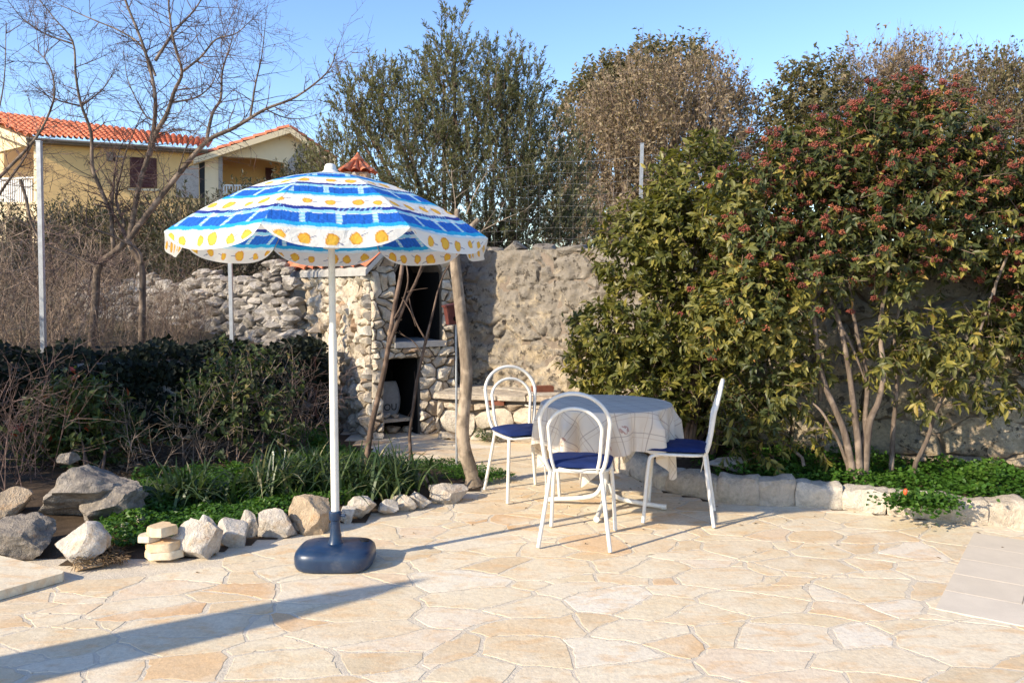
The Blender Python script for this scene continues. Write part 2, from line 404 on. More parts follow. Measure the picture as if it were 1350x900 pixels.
def stone(mb, poly, mp, depth, r, bev=.02, step=.06, jit=.006, tilt=.35, dome=.15, corner=.2, rv=None):
    """one stone: mp(u,v,d) maps to 3D"""
    o = chip(poly, step, jit, r, corner); n = len(o)
    if n < 3: return
    c = sum(o) / n; rv = r.random() if rv is None else rv
    V = []; tx, ty = r.normal(0, tilt, 2)
    rad = max(np.linalg.norm(p - c) for p in o)
    for p in o: V.append(mp(p[0], p[1], 0))
    for p in o: V.append(mp(p[0], p[1], depth * .6))
    def top(p): return depth * (1 + (tx * (p[0] - c[0]) + ty * (p[1] - c[1])) / max(rad, .01) + r.normal(0, .05))
    for p in o:
        d = c - p; L = np.linalg.norm(d) + 1e-6; q = p + d * min(.45, bev / L); V.append(mp(q[0], q[1], max(depth * .65, top(q))))
    F = []
    for i in range(n):
        j = (i + 1) % n; F += [(i, j, j + n, i + n), (i + n, j + n, j + 2 * n, i + 2 * n)]
    if dome is None:
        F.append(tuple(2 * n + i for i in range(n)))
    else:
        for p in o:
            q = p + (c - p) * .5; V.append(mp(q[0], q[1], top(q) * (1 + dome * r.uniform(.2, 1.2))))
        V.append(mp(c[0], c[1], depth * (1 + dome * r.uniform(.4, 1.4))))
        for i in range(n):
            j = (i + 1) % n; F += [(2 * n + i, 2 * n + j, 3 * n + j, 3 * n + i), (3 * n + i, 3 * n + j, 4 * n)]
    mb.add(V, F, rv)
def facing(mb, O, u, v, regions, size, gap, depth, seed, aniso=1.2, drop=.25, **kw):
    O, u, v = Vector(O), Vector(u).normalized(), Vector(v).normalized(); nrm = u.cross(v)
    mp = lambda a, b, d: O + u * a + v * b + nrm * d
    r = np.random.default_rng(seed)
    for k, reg in enumerate(regions):
        for c in cells(reg, size, gap, aniso, drop, seed + k * 31):
            stone(mb, c, mp, depth * r.uniform(.55, 1.45), r, **kw)

def rock_mesh(mb, c, size, seed, rz=0, sub=3, cuts=11, rough=.06, flat=.9):
    r = np.random.default_rng(seed)
    bm = bmesh.new(); bmesh.ops.create_icosphere(bm, subdivisions=sub, radius=1)
    V = np.array([v.co for v in bm.verts]); F = [[v.index for v in f.verts] for f in bm.faces]; bm.free()
    for k in range(cuts):
        n = r.normal(0, 1, 3); n /= np.linalg.norm(n); d = r.uniform(.45, .8)
        e = V @ n - d; V = V - np.outer(np.clip(e, 0, None), n) * flat
    V = V / np.abs(V).max(0)
    off = Vector(r.uniform(-50, 50, 3))
    for i in range(len(V)):
        p = Vector(V[i]); dd = noise.fractal(p * 2.2 + off, 1.0, 2.0, 5) * rough
        V[i] *= 1 + dd
    cs, sn = math.cos(rz), math.sin(rz)
    V = V * np.array(size) / 2
    V = np.stack([V[:, 0] * cs - V[:, 1] * sn, V[:, 0] * sn + V[:, 1] * cs, V[:, 2]], 1) + np.array(c)
    mb.add(V, F, r.random())

def smooth_path(pts, k=4):
    """Catmull-Rom through points (Vectors)"""
    pts = [Vector(p) for p in pts]; out = []
    for i in range(len(pts) - 1):
        p0, p1, p2, p3 = pts[max(i - 1, 0)], pts[i], pts[i + 1], pts[min(i + 2, len(pts) - 1)]
        for j in range(k):
            t = j / k
            out.append(.5 * ((2 * p1) + (p2 - p0) * t + (2 * p0 - 5 * p1 + 4 * p2 - p3) * t * t + (3 * p1 - p0 - 3 * p2 + p3) * t ** 3))
    out.append(pts[-1]); return out
def lerp_r(a, b, n): return [a + (b - a) * i / max(1, n - 1) for i in range(n)]

def sticks(P0, P1, r0, r1, sides=3):
    P0 = np.asarray(P0, float); P1 = np.asarray(P1, float); n = len(P0)
    if n == 0: return np.zeros((0, 3)), np.zeros((0, 4), int)
    r0 = np.broadcast_to(r0, n); r1 = np.broadcast_to(r1, n)
    d = P1 - P0; d /= np.linalg.norm(d, axis=1, keepdims=True) + 1e-9
    a = np.where(np.abs(d[:, :1]) < .8, np.array([[1., 0, 0]]), np.array([[0., 1, 0]]))
    u = np.cross(d, a); u /= np.linalg.norm(u, axis=1, keepdims=True) + 1e-9; v = np.cross(d, u)
    V = np.zeros((n, 2 * sides, 3))
    for k in range(sides):
        q = 2 * math.pi * k / sides; w_ = u * math.cos(q) + v * math.sin(q)
        V[:, k] = P0 + w_ * r0[:, None]; V[:, k + sides] = P1 + w_ * r1[:, None]
    T = np.array([(k, (k + 1) % sides, (k + 1) % sides + sides, k + sides) for k in range(sides)])
    F = (np.arange(n)[:, None, None] * 2 * sides + T[None]).reshape(-1, 4)
    return V.reshape(-1, 3), F
def unit(a): return a / (np.linalg.norm(a, axis=-1, keepdims=True) + 1e-9)
def leafmesh(pos, axis, nrm, L, W, rnd, kind='kite', fold=.18, curl=.15):
    """arrays of leaves -> V, faces, rnd"""
    n = len(pos); ax = unit(axis); side = unit(np.cross(nrm, ax)); up = np.cross(ax, side)
    L = np.broadcast_to(L, n)[:, None]; W = np.broadcast_to(W, n)[:, None]
    at = lambda t, s_, h: pos + ax * L * t + side * W * s_ + up * (W * h - L * curl * t * t)
    if kind == 'kite':
        V = np.stack([at(0, 0, 0), at(.45, .5, fold), at(1, 0, 0), at(.45, -.5, fold)], 1)
        T = [np.array([(0, 1, 2), (0, 2, 3)])]
    else:
        V = np.stack([at(0, 0, 0), at(.28, .42, fold), at(.62, .46, fold), at(1, 0, 0), at(.62, -.46, fold), at(.28, -.42, fold), at(.3, 0, 0), at(.64, 0, 0)], 1)
        T = [np.array([(0, 1, 6), (7, 2, 3), (0, 6, 5), (7, 3, 4)]), np.array([(6, 1, 2, 7), (5, 6, 7, 4)])]
    k = V.shape[1]
    F = [(np.arange(n)[:, None, None] * k + t[None]).reshape(-1, t.shape[1]) for t in T]
    return V.reshape(-1, 3), F, np.repeat(rnd, k)
def in_lobes(lobes, n, r, shell=.0, power=3.0):
    """lobes: list of (center, (rx,ry,rz)); returns points, outward dirs, t"""
    c = np.array([l[0] for l in lobes]); s = np.array([l[1] for l in lobes])
    wgt = (s[:, 0] * s[:, 1] + s[:, 1] * s[:, 2] + s[:, 0] * s[:, 2]); wgt = wgt / wgt.sum()
    i = r.choice(len(lobes), n, p=wgt)
    d = unit(r.normal(0, 1, (n, 3))); t = (shell + (1 - shell) * r.random(n) ** (1 / power))[:, None]
    return c[i] + d * t * s[i], unit(d / s[i]), t[:, 0]
def shoots(lobes, n, leaves, length, up, out, rand, L, W, r, kind='kite', angle=.9, shell=.2, power=3, rmode=None, stem=.003, fold=.18, curl=.15, droop=0.0, start=.15):
    """leafy shoots inside lobes -> leaf V,F,rnd and stem V,F, tips"""
    p, o, t = in_lobes(lobes, n, r, shell, power)
    d = unit(np.array([0, 0, up]) + o * out + r.normal(0, rand, (n, 3)))
    ln = r.uniform(*length, n)
    tt = np.sort(r.uniform(start, 1, (n, leaves)), 1)
    base = p[:, None] + d[:, None] * (ln[:, None] * tt)[..., None]
    dd = np.repeat(d, leaves, 0); base = base.reshape(-1, 3); N_ = len(base)
    perp = unit(np.cross(dd, unit(r.normal(0, 1, (N_, 3)))))
    ax = unit(dd * math.cos(angle) + perp * math.sin(angle) + np.array([0, 0, -droop]))
    nr = unit(dd + np.array([0, 0, .5]) + r.normal(0, .35, (N_, 3)))
    sr = np.repeat(r.random(n), leaves)
    rn = np.clip(.45 * sr + .55 * r.random(N_), 0, 1) if rmode is None else rmode(N_, sr, r)
    sc = r.uniform(.55, 1.35, N_)
    lv = leafmesh(base, ax, nr, L * sc, W * sc, rn, kind, fold, curl)
    sv = sticks(p, p + d * ln[:, None], stem, stem * .5)
    return lv, sv, (p + d * ln[:, None], d, t)
def merge(parts):
    V = []; F = {}; R = []; b = 0
    for v, fs, r_ in parts:
        V.append(v); R.append(r_)
        for f in (fs if isinstance(fs, list) else [fs]):
            F.setdefault(f.shape[1], []).append(f + b)
        b += len(v)
    return np.vstack(V), [np.vstack(f) for f in F.values()], np.concatenate(R)
def twigs(seg, r):
    """collect recursive twigs from (p, d, length, radius, level) -> arrays"""
    A, B, ra, rb = [], [], [], []
    stack = list(seg)
    while stack:
        p, d, L, rad, lev = stack.pop()
        k = 4 if lev > 0 else 3; p = Vector(p); d = Vector(d).normalized(); step = L / k
        bend = Vector(r.normal(0, .16, 3)) + Vector((0, 0, .05))
        for i in range(k):
            q = p + d * step; r1 = rad * (1 - .8 * (i + 1) / k)
            A.append(p[:]); B.append(q[:]); ra.append(max(.0012, rad * (1 - .8 * i / k))); rb.append(max(.001, r1))
            if lev > 0:
                for _ in range(2 if lev > 1 else 1):
                    if r.random() < .75:
                        s_ = d.cross(Vector(r.normal(0, 1, 3))).normalized()
                        nd = (d * r.uniform(.5, 1) + s_ * r.uniform(.5, .95)).normalized()
                        stack.append((p.lerp(q, r.random()), nd, L * r.uniform(.3, .6), max(.0018, rad * .5), lev - 1))
            p = q; d = (d + bend * .5 + Vector(r.normal(0, .1, 3))).normalized()
    return A, B, np.array(ra), np.array(rb)
def pt_in(poly, x, y):
    c = False; n = len(poly); j = n - 1
    for i in range(n):
        if ((poly[i][1] > y) != (poly[j][1] > y)) and x < (poly[j][0] - poly[i][0]) * (y - poly[i][1]) / (poly[j][1] - poly[i][1] + 1e-12) + poly[i][0]: c = not c
        j = i
    return c

# ================================================================== SETTING
# ground to the horizon
mb = MB(); mb.add([(-1500, -1500, -.06), (1500, -1500, -.06), (1500, 1500, -.06), (-1500, 1500, -.06)], [(0, 1, 2, 3)])
tag(mb.build('ground', M['ground']), kind='structure')

# outlines of the beds (ground plan)
LEFT_BED = [(-9, 4.3)] + [tuple(G(x, y).xy) for x, y in ((-60, 752), (40, 742), (100, 748), (160, 744), (215, 742), (290, 727), (390, 702), (470, 687), (560, 664), (612, 650), (645, 640), (625, 622), (600, 614), (545, 613), (500, 596), (470, 586))] + [(-1.9, 9.2), (-9, 9.2)]
KERB = [G(x, y) for x, y in ((792, 612), (830, 628), (876, 648), (946, 662), (1000, 667), (1049, 668), (1109, 672), (1168, 679), (1230, 687), (1302, 693), (1356, 697))]
k_end = KERB[-1]; KERB += [k_end + Vector((.62, -.12, 0)), k_end + Vector((1.3, -.3, 0)), k_end + Vector((2.0, -.5, 0))]
RIGHT_BED = [tuple(k.xy) for k in KERB] + [(9, 4), (9, 9.5), (1, 9.5)]
PATH = [tuple(G(x, y).xy) for x, y in ((1284, 703), (1233, 803))]
pa, pb = Vector(PATH[0]), Vector(PATH[1]); pdir = (pb - pa).normalized(); pper = Vector((-pdir.y, pdir.x))
if pper.x < 0: pper = -pper
def in_path(x, y):
    q = Vector((x, y)) - pa; return q.dot(pper) > -.06 and -.1 < q.dot(pdir) < (pb - pa).length + .05

# patio: mortar sheet with crazy paving laid on it
mb = MB()
nx, ny = 60, 48; V = []; F = []
for j in range(ny + 1):
    for i in range(nx + 1): V.append((-9 + 18 * i / nx, -3 + 13 * j / ny, 0))
for j in range(ny):
    for i in range(nx): a = j * (nx + 1) + i; F.append((a, a + 1, a + nx + 2, a + nx + 1))
mb.add(V, F)
tag(mb.build('patio', M['grout']), kind='structure')
mb = MB(); r = np.random.default_rng(11)
keep = lambda x, y: not pt_in(LEFT_BED, x, y + .12) and not pt_in(RIGHT_BED, x, y - .16) and not ((Vector((x, y)) - pa).dot(pper) > .28 and .1 < (Vector((x, y)) - pa).dot(pdir) < (pb - pa).length - .25)
for c in cells([(-6, -1), (6.5, -1), (6.5, 9.6), (-6, 9.6)], .135, .0115, 1.6, .52, 5, R_(6), keep, 1.7):
    def wp_(p):
        q = noise.noise_vector(Vector((p[0] * 2.1, p[1] * 2.6, 3))) * .085 + noise.noise_vector(Vector((p[0] * 6, p[1] * 6, 9))) * .022; return (p[0] + q.x, p[1] + q.y)
    m_ = len(c); cc_ = []
    for i in range(m_):
        a_, b_ = c[i], c[(i + 1) % m_]; k_ = max(1, int(math.hypot(b_[0] - a_[0], b_[1] - a_[1]) / .07))
        cc_ += [(a_[0] + (b_[0] - a_[0]) * t / k_, a_[1] + (b_[1] - a_[1]) * t / k_) for t in range(k_)]
    c = [wp_(p) for p in cc_]; sh_ = 1 - .06 * r.random() ** 3; gx_ = sum(p[0] for p in c) / len(c); gy_ = sum(p[1] for p in c) / len(c)
    c = [(gx_ + (p[0] - gx_) * sh_, gy_ + (p[1] - gy_) * sh_) for p in c]
    stone(mb, c, lambda a, b, d: Vector((a, b, d)), .0012 + .0012 * r.random(), r, bev=.003, step=.04, jit=.0065, tilt=.12, dome=None, corner=.04, rv=float(np.clip(r.beta(1.2, 1.4), 0, 1)))
tag(mb.build('flagstone_paving', M['flag']), kind='structure')
# path of rectangular pavers at the right
mb = MB(); Lp = (pb - pa).length; rows = 5; rw = Lp / rows
for k in range(rows):
    x0 = 0.0 - (.0 if k % 2 == 0 else .18); first = True
    while x0 < 4.2:
        ww = .52; a0, a1 = max(0, x0), x0 + ww - .004
        q = [pa + pper * a + pdir * b for a, b in ((a0, k * rw + .002), (a1, k * rw + .002), (a1, (k + 1) * rw - .002), (a0, (k + 1) * rw - .002))]
        mb.slab([(p.x, p.y, .0055 + random.uniform(0, .001)) for p in q], (0, 0, -.005)); x0 += ww
tag(mb.build('paver_path', M['paver']), kind='structure')

# garden soil, left and right
def bed(name, poly, zf, mat, step=.12):
    xs = [p[0] for p in poly]; ys = [p[1] for p in poly]; V = []; F = []; idx = {}
    x0, y0 = min(xs), min(ys)
    nx, ny = int((max(xs) - x0) / step) + 2, int((max(ys) - y0) / step) + 2
    ins = [[pt_in(poly, x0 + i * step, y0 + j * step) for i in range(nx)] for j in range(ny)]
    def vid(i, j):
        if (i, j) not in idx:
            x, y = x0 + i * step, y0 + j * step; e = not all(ins[b][a] for a in (max(i - 1, 0), i, min(i + 1, nx - 1)) for b in (max(j - 1, 0), j, min(j + 1, ny - 1)))
            idx[(i, j)] = len(V); V.append((x, y, .004 if e else zf(x, y)))
        return idx[(i, j)]
    for j in range(ny - 1):
        for i in range(nx - 1):
            if ins[j][i] or ins[j + 1][i] or ins[j][i + 1] or ins[j + 1][i + 1]:
                if sum((ins[j][i], ins[j + 1][i], ins[j][i + 1], ins[j + 1][i + 1])) >= 3: F.append((vid(i, j), vid(i + 1, j), vid(i + 1, j + 1), vid(i, j + 1)))
    m = MB(); m.add(V, F); o = m.build(name, mat, smooth=60); tag(o, kind='structure'); return o
def zl(x, y):
    base = .05 + .12 * min(1, max(0, (-x - 1.6) / 2.2)) * min(1, max(0, (y - 4.9) / 1.2))
    return base + .03 * noise.noise(Vector((x * 2.3, y * 2.3, 0)))
def zr(x, y): return .11 + .025 * noise.noise(Vector((x * 2.5, y * 2.5, 4)))
bed('garden_soil', LEFT_BED, zl, M['soil']); bed('planting_soil', RIGHT_BED, zr, M['soil'])

# hillside behind the walls
HT = [(-30, -1, .85), (-12, 3.9, .85), (-8, 5.6, .85), (-4.7, 7.25, .82), (-2.6, 8.35, .80), (-2.0, 10.0, .9), (-.6, 10.15, 1.5), (.5, 9.2, 1.6), (1.7, 8.35, 1.62), (2.6, 7.6, 1.62), (5.7, 6.5, 1.62), (14, 3.9, 1.62), (34, -3, 1.6)]
S = [1, 1.03, 1.08, 1.15, 1.25, 1.4, 1.6, 1.9, 2.3, 2.8, 3.4, 4.2, 5.5, 7.5, 11, 18, 40]
HV = []; HF = []; D = []
for i in range(len(HT) - 1):
    for k in range(8):
        t = k / 8; D.append([HT[i][q] + (HT[i + 1][q] - HT[i][q]) * t for q in range(3)])
D.append(list(HT[-1]))
def hz(z0, s): return z0 + (2.9 - z0) * min(1, max(0, (s - 1.05) / 2.2)) + max(0, s - 4) * .12
for s in S:
    for d in D:
        x, y = d[0] * s, d[1] * s
        HV.append((x, y, hz(d[2], s) + (.12 * noise.noise(Vector((x * .5, y * .5, 1))) if s > 1.05 else 0)))
nD = len(D)
for j in range(len(S) - 1):
    for i in range(nD - 1): a = j * nD + i; HF.append((a, a + 1, a + nD + 1, a + nD))
mb = MB(); mb.add(HV, HF); tag(mb.build('hillside', M['ground'], smooth=60), kind='structure')

# ------------------------------------------------------------------ tall old stone wall, right
WALL = [Vector((-.72, 9.36, 0)), Vector((.45, 8.72, 0)), Vector((1.55, 8.0, 0)), Vector((2.45, 7.25, 0)), Vector((5.6, 6.15, 0)), Vector((9.5, 4.9, 0))]
root = empty('stone_wall', WALL[0], 0, 'tall weathered grey and tan stone wall behind the table and berry shrub', 'wall')
mf = MB(); mc = MB(); mt = MB()
for i in range(len(WALL) - 1):
    a, b = WALL[i], WALL[i + 1]; L = (b - a).length; u = (b - a) / L; n = u.cross(Vector((0, 0, 1)))
    H = 1.93 if i < 3 else 1.86
    if i < 3:
        nu, nv_ = int(L / .02), int(H / .02); V = []; F = []
        for k in range(nv_ + 1):
            for j in range(nu + 1):
                p = a + u * (L * j / nu) + Vector((0, 0, H * k / nv_)); wq = Vector(noise.noise_vector(p * 5)) * .05
                q = Vector(((p + wq).dot(u) * .75, p.z + wq.z, (p + wq).dot(n) * .2)) * 4.6
                dd, _ = noise.voronoi(q); edge = min(1, (dd[1] - dd[0]) / .12); open_ = min(1, max(0, noise.noise(p * 2.6 + Vector((5, 0, 0))) * 2.2 + .45))
                h = .030 * noise.fractal(p * 3.5, 1, 2, 4) + .026 * noise.fractal(p * 11, .8, 2, 5) - .065 * (1 - edge) ** 1.2 * open_ + .03 * dd[0] * open_ + .02
                V.append(p + n * h)
        for k in range(nv_):
            for j in range(nu): q = k * (nu + 1) + j; F.append((q, q + 1, q + nu + 2, q + nu + 1))
        mf.add(V, F, .45)
    else: facing(mf, a, u, (0, 0, 1), [[(0, 0), (L, 0), (L, H), (0, H)]], .135 if i < 3 else .26, .007, .022 if i < 3 else .05, 40 + i, aniso=1.5 if i < 3 else 1.7, drop=.34, bev=.022, step=.05, jit=.009, tilt=.8, dome=.5, corner=.1)
    inw = -n
    mc.slab([a - n * .0, b - n * .0, b - n * .55, a - n * .55], (0, 0, H - .03))
    t = 0
    while t < L:
        ww = random.uniform(.18, .42)
        rock_mesh(mt, a + u * (t + ww / 2) - n * random.uniform(.12, .3) + Vector((0, 0, H + random.uniform(-.05, .03))), (ww * 1.15, random.uniform(.3, .5), random.uniform(.12, .26)), int(t * 100) + i * 1000, math.atan2(u.y, u.x), 2, 9, .1)
        t += ww
def lower(o): # children of an Empty that is not at the origin keep their world place
    o.matrix_parent_inverse = Matrix.Translation(-o.parent.location); return o
lower(mf.build('stonework', M['oldwall'], root, smooth=45)); lower(mc.build('mortar_core', M['mortar'], root)); lower(mt.build('coping', M['oldwall'], root, smooth=30))

# ------------------------------------------------------------------ low retaining wall on the left + ivy
RW = [Vector((-9.5, 4.75, 0)), Vector((-4.75, 6.95, 0)), Vector((-2.42, 8.1, 0)), Vector((-1.9, 8.6, 0))]
root = empty('retaining_wall', RW[1], 0, 'low stone retaining wall under the wire fence, mostly hidden by ivy', 'wall')
mf = MB(); mc = MB()
for i in range(len(RW) - 1):
    a, b = RW[i], RW[i + 1]; L = (b - a).length; u = (b - a) / L; n = u.cross(Vector((0, 0, 1)))
    facing(mf, a, u, (0, 0, 1), [[(0, 0), (L, 0), (L, .86), (0, .86)]], .19, .014, .05, 80 + i, aniso=1.5, drop=.3, bev=.03, step=.07, jit=.008, tilt=.4, dome=.3)
    mc.slab([a, b, b - n * .4, a - n * .4], (0, 0, .86))
lower(mf.build('stonework', M['rubble'], root, smooth=30)); lower(mc.build('mortar_core', M['dark_mortar'], root))
r = np.random.default_rng(90)
root = empty('ivy', (RW[1] + RW[2]) / 2, 0, 'dark glossy ivy covering the face of the low retaining wall', 'ivy')
n_ = 9500; t = .12 + .88 * r.random(n_); a, b = np.array(RW[1] + (RW[0] - RW[1]) * .02), np.array(RW[3])
m2 = np.array(RW[2]); base = np.where((t < .75)[:, None], a + (m2 - a) * (t / .75)[:, None], m2 + (b - m2) * ((t - .75) / .25)[:, None])
nv = np.array([.45, -.89, 0])
zz = r.random(n_) ** .75 * (.95 + .07 * np.sin(base[:, 0] * 3.1) * np.sin(base[:, 0] * 7.7 + 1)); bul = .07 + .17 * np.array([noise.noise(Vector((p[0] * 2.2, z * 2.6, 3))) for p, z in zip(base, zz)]) + .10 * r.random(n_)
pos = base + nv * np.clip(bul, .05, .5)[:, None]; pos[:, 2] = zz + .06 * r.random(n_)
over = zz > .84; pos[over] -= nv * (r.random(over.sum()) * .45)[:, None]; pos[over, 2] += .05 * r.random(over.sum())
ax = unit(np.array([0, 0, -.6]) + r.normal(0, .6, (n_, 3)) + nv * .4); nr = unit(nv + np.array([0, 0, .6]) + r.normal(0, .4, (n_, 3)))
lv = leafmesh(pos, ax, nr, .06 * r.uniform(.7, 1.3, n_), .055, r.random(n_), 'kite', .1)
lower(mesh_np('leaves', lv[0], lv[1], M['ivy_leaf'], root, lv[2]))

# ------------------------------------------------------------------ rubble wall behind, running left of the fireplace
mb = MB(); r = np.random.default_rng(101); ra, rb = Vector((-2.62, 10.05, .75)), Vector((-6.0, 11.6, .8))
for k in range(950):
    t = r.random() ** .9; q = ra.lerp(rb, t); hh = 1.0 - .25 * t; lay = r.random()
    s = r.uniform(.07, .21) * (1.1 - .2 * lay)
    c = q + Vector((.45, -.89, 0)) * (.42 * (1 - lay) * r.uniform(.55, 1.1)) + Vector((0, 0, lay * hh * (1 + .1 * math.sin(t * 21))))
    rock_mesh(mb, c, (s * r.uniform(1, 1.7), s * 1.1, s * r.uniform(.6, .95)), 2000 + k, r.uniform(-.6, .6), 2, 15, .05, 1.0)
n = Vector((.45, -.89, 0)); mb.slab([ra, rb, rb - n * .4, ra - n * .4], (0, 0, .75), .1)
tag(mb.build('rubble_wall', M['rubble'], smooth=18), 'heaped grey dry stone wall left of the fireplace behind the fence', 'wall')

# ------------------------------------------------------------------ fireplace
A0 = G(491, 579); ang = R_(31); fu = Vector((math.cos(ang), math.sin(ang), 0)); fn = Vector((math.sin(ang), -math.cos(ang), 0)); fl = Vector((-math.sin(ang), math.cos(ang), 0))
fire = empty('fireplace', A0, 0, 'white rubble stone garden fireplace with two dark openings and a tiled roof', 'fireplace')
def fpx(px, py): # pixel -> (along, up) on the front face
    q = onplane(px, py, A0, fn); return (q - A0).dot(fu), q.z
FW = fpx(598, 560)[0]; FH = fpx(487, 361)[1]
lo = [fpx(505, 572), fpx(554, 572), fpx(553, 471), fpx(505, 470)]; l0, l1, lh = lo[0][0], lo[1][0], lo[2][1]
up0, up1 = fpx(521, 440)[0], fpx(583, 440)[0]; ub = fpx(550, 449)[1]; us = fpx(522, 395)[1]; ut = fpx(540, 352)[1]
PK = ut + .42  # gable peak
mf = MB()
kw = dict(bev=.016, step=.04, jit=.007, tilt=.7, dome=.35, corner=.09)
regs = [[(0, 0), (l0, 0), (l0, lh), (0, lh)], [(l1, 0), (FW, 0), (FW, lh), (l1, lh)], [(0, lh + .005), (FW, lh + .005), (FW, ub - .07), (0, ub - .07)],
        [(0, ub - .06), (up0, ub - .06), (up0, ut), (0, ut)], [(up1, ub - .06), (FW, ub - .06), (FW, ut), (up1, ut)], [(0, ut), (up0, ut), ((up0 + up1) / 2, PK), ((up0 + up1) / 2, PK + .12)],
        [(up1, ut), (FW, ut), ((up0 + up1) / 2, PK + .12), ((up0 + up1) / 2, PK)]]
regs = [q for q in regs if abs(area(q)) > .004]
facing(mf, A0, fu, (0, 0, 1), regs, .105, .011, .030, 300, aniso=1.2, drop=.28, **kw)
DEP = 2.1
facing(mf, A0 + fl * DEP, -fl, (0, 0, 1), [[(0, 0), (DEP, 0), (DEP, FH), (0, FH)]], .108, .010, .048, 330, aniso=1.1, drop=.28, **kw)
lower(mf.build('stonework', M['facing'], fire, smooth=28))
mc = MB(); th = .22
def wallbox(a0, a1, z0, z1, d0=0.0, d1=DEP):
    mc.slab([A0 + fu * a + fl * d + Vector((0, 0, z0)) for a, d in ((a0, d0), (a1, d0), (a1, d1), (a0, d1))], (0, 0, z1 - z0))
wallbox(0, l0, 0, FH); wallbox(up1, FW, 0, FH); wallbox(l1, up1, 0, lh); wallbox(l0, up0 + .0, lh, FH); wallbox(up0, up1, lh, ub - .07)
c2 = (up0 + up1) / 2
mc.slab([A0 + fu * a + Vector((0, 0, z)) for a, z in ((0, FH), (up0, FH), (c2, PK), (up1, FH), (FW, FH), (c2, PK + .12))], fl * DEP)
M['fire_joint'] = plain('fireplace_joint', (.15, .122, .092), .95, .1, vary=.3, sc=20, bump=.5)
lower(mc.build('mortar_core', M['fire_joint'], fire))
ms = MB()
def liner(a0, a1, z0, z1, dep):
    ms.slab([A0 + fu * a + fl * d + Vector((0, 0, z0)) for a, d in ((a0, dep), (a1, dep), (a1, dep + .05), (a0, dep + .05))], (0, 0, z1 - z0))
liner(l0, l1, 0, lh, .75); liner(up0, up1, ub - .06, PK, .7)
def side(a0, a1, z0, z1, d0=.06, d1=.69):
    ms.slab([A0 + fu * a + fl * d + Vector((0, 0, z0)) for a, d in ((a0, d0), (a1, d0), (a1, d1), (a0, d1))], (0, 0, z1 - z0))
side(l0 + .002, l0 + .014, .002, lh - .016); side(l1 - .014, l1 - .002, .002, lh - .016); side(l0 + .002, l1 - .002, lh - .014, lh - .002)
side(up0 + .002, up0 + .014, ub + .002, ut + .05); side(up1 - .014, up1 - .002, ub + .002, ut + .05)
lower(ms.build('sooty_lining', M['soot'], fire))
mm = MB(); mm.slab([A0 + fu * a + fl * d + Vector((0, 0, ub - .065)) for a, d in ((up0 - .02, -.05), (up1 + .03, -.05), (up1 + .03, .6), (up0 - .02, .6))], (0, 0, .06))
lower(mm.build('hearth_slab', M['concrete'], fire))
mm = MB(); sz = fpx(530, 558)[1]
mm.slab([A0 + fu * a + fl * d + Vector((0, 0, sz)) for a, d in ((l0 + .02, .12), (l1 - .05, .12), (l1 - .05, .55), (l0 + .02, .55))], (0, 0, .035))
lower(mm.build('shelf', M['kerb'], fire))
# roof: two slopes of corrugated clay tiles on a concrete rim
def tile_patch(mb, p00, p10, p01, p11, ribs, rows, amp, sub=8, lift=.02):
    """p00-p10 along the eave, p01-p11 along the ridge"""
    V = []; F = []; nu = ribs * sub; n = (p10 - p00).cross(p01 - p00).normalized()
    if n.z < 0: n = -n
    vs = []
    for k in range(rows): vs += [(k / rows, 0.0), ((k + 1) / rows - .001, 1.0)]
    for v, ph in vs:
        for i in range(nu + 1):
            u_ = i / nu; q = (p00.lerp(p10, u_)).lerp(p01.lerp(p11, u_), v)
            V.append(q + n * (amp * abs(math.sin(math.pi * u_ * ribs)) ** .8 * 1.5 - amp * .6 + lift * (1 - ph)))
    for j in range(len(vs) - 1):
        for i in range(nu): a = j * (nu + 1) + i; F.append((a, a + 1, a + nu + 2, a + nu + 1))
    mb.add(V, F)
ez = FH + .02; oh = .10
rz_ = Vector((0, 0, PK + .22)); cx = A0 + fu * c2
e_l0, e_l1 = A0 - fu * oh - fn * -.12 + Vector((0, 0, ez + .05)), A0 - fu * oh + fl * (DEP + .75) + Vector((0, 0, ez + .05))
e_r0, e_r1 = A0 + fu * (FW + .03) + fn * .10 + Vector((0, 0, ez + .05)), A0 + fu * (FW + .03) + fl * (DEP + .75) + Vector((0, 0, ez + .05))
r0_, r1_ = cx + fn * .12 + rz_, cx + fl * (DEP + .75) + rz_
mt = MB(); tile_patch(mt, e_l0, e_l1, r0_, r1_, 9, 3, .035); tile_patch(mt, e_r1, e_r0, r1_, r0_, 9, 3, .035)
roof = lower(mt.build('roof', M['tile'], fire, smooth=50))
mr = MB()
for (e0, e1) in ((e_l0, e_l1), (e_r0, e_r1)):
    dz = Vector((0, 0, -.03)); mr.slab([e0 + dz, e1 + dz, r1_ + dz, r0_ + dz], (0, 0, -.06))
lower(mr.build('roof_slab', M['concrete'], fire))
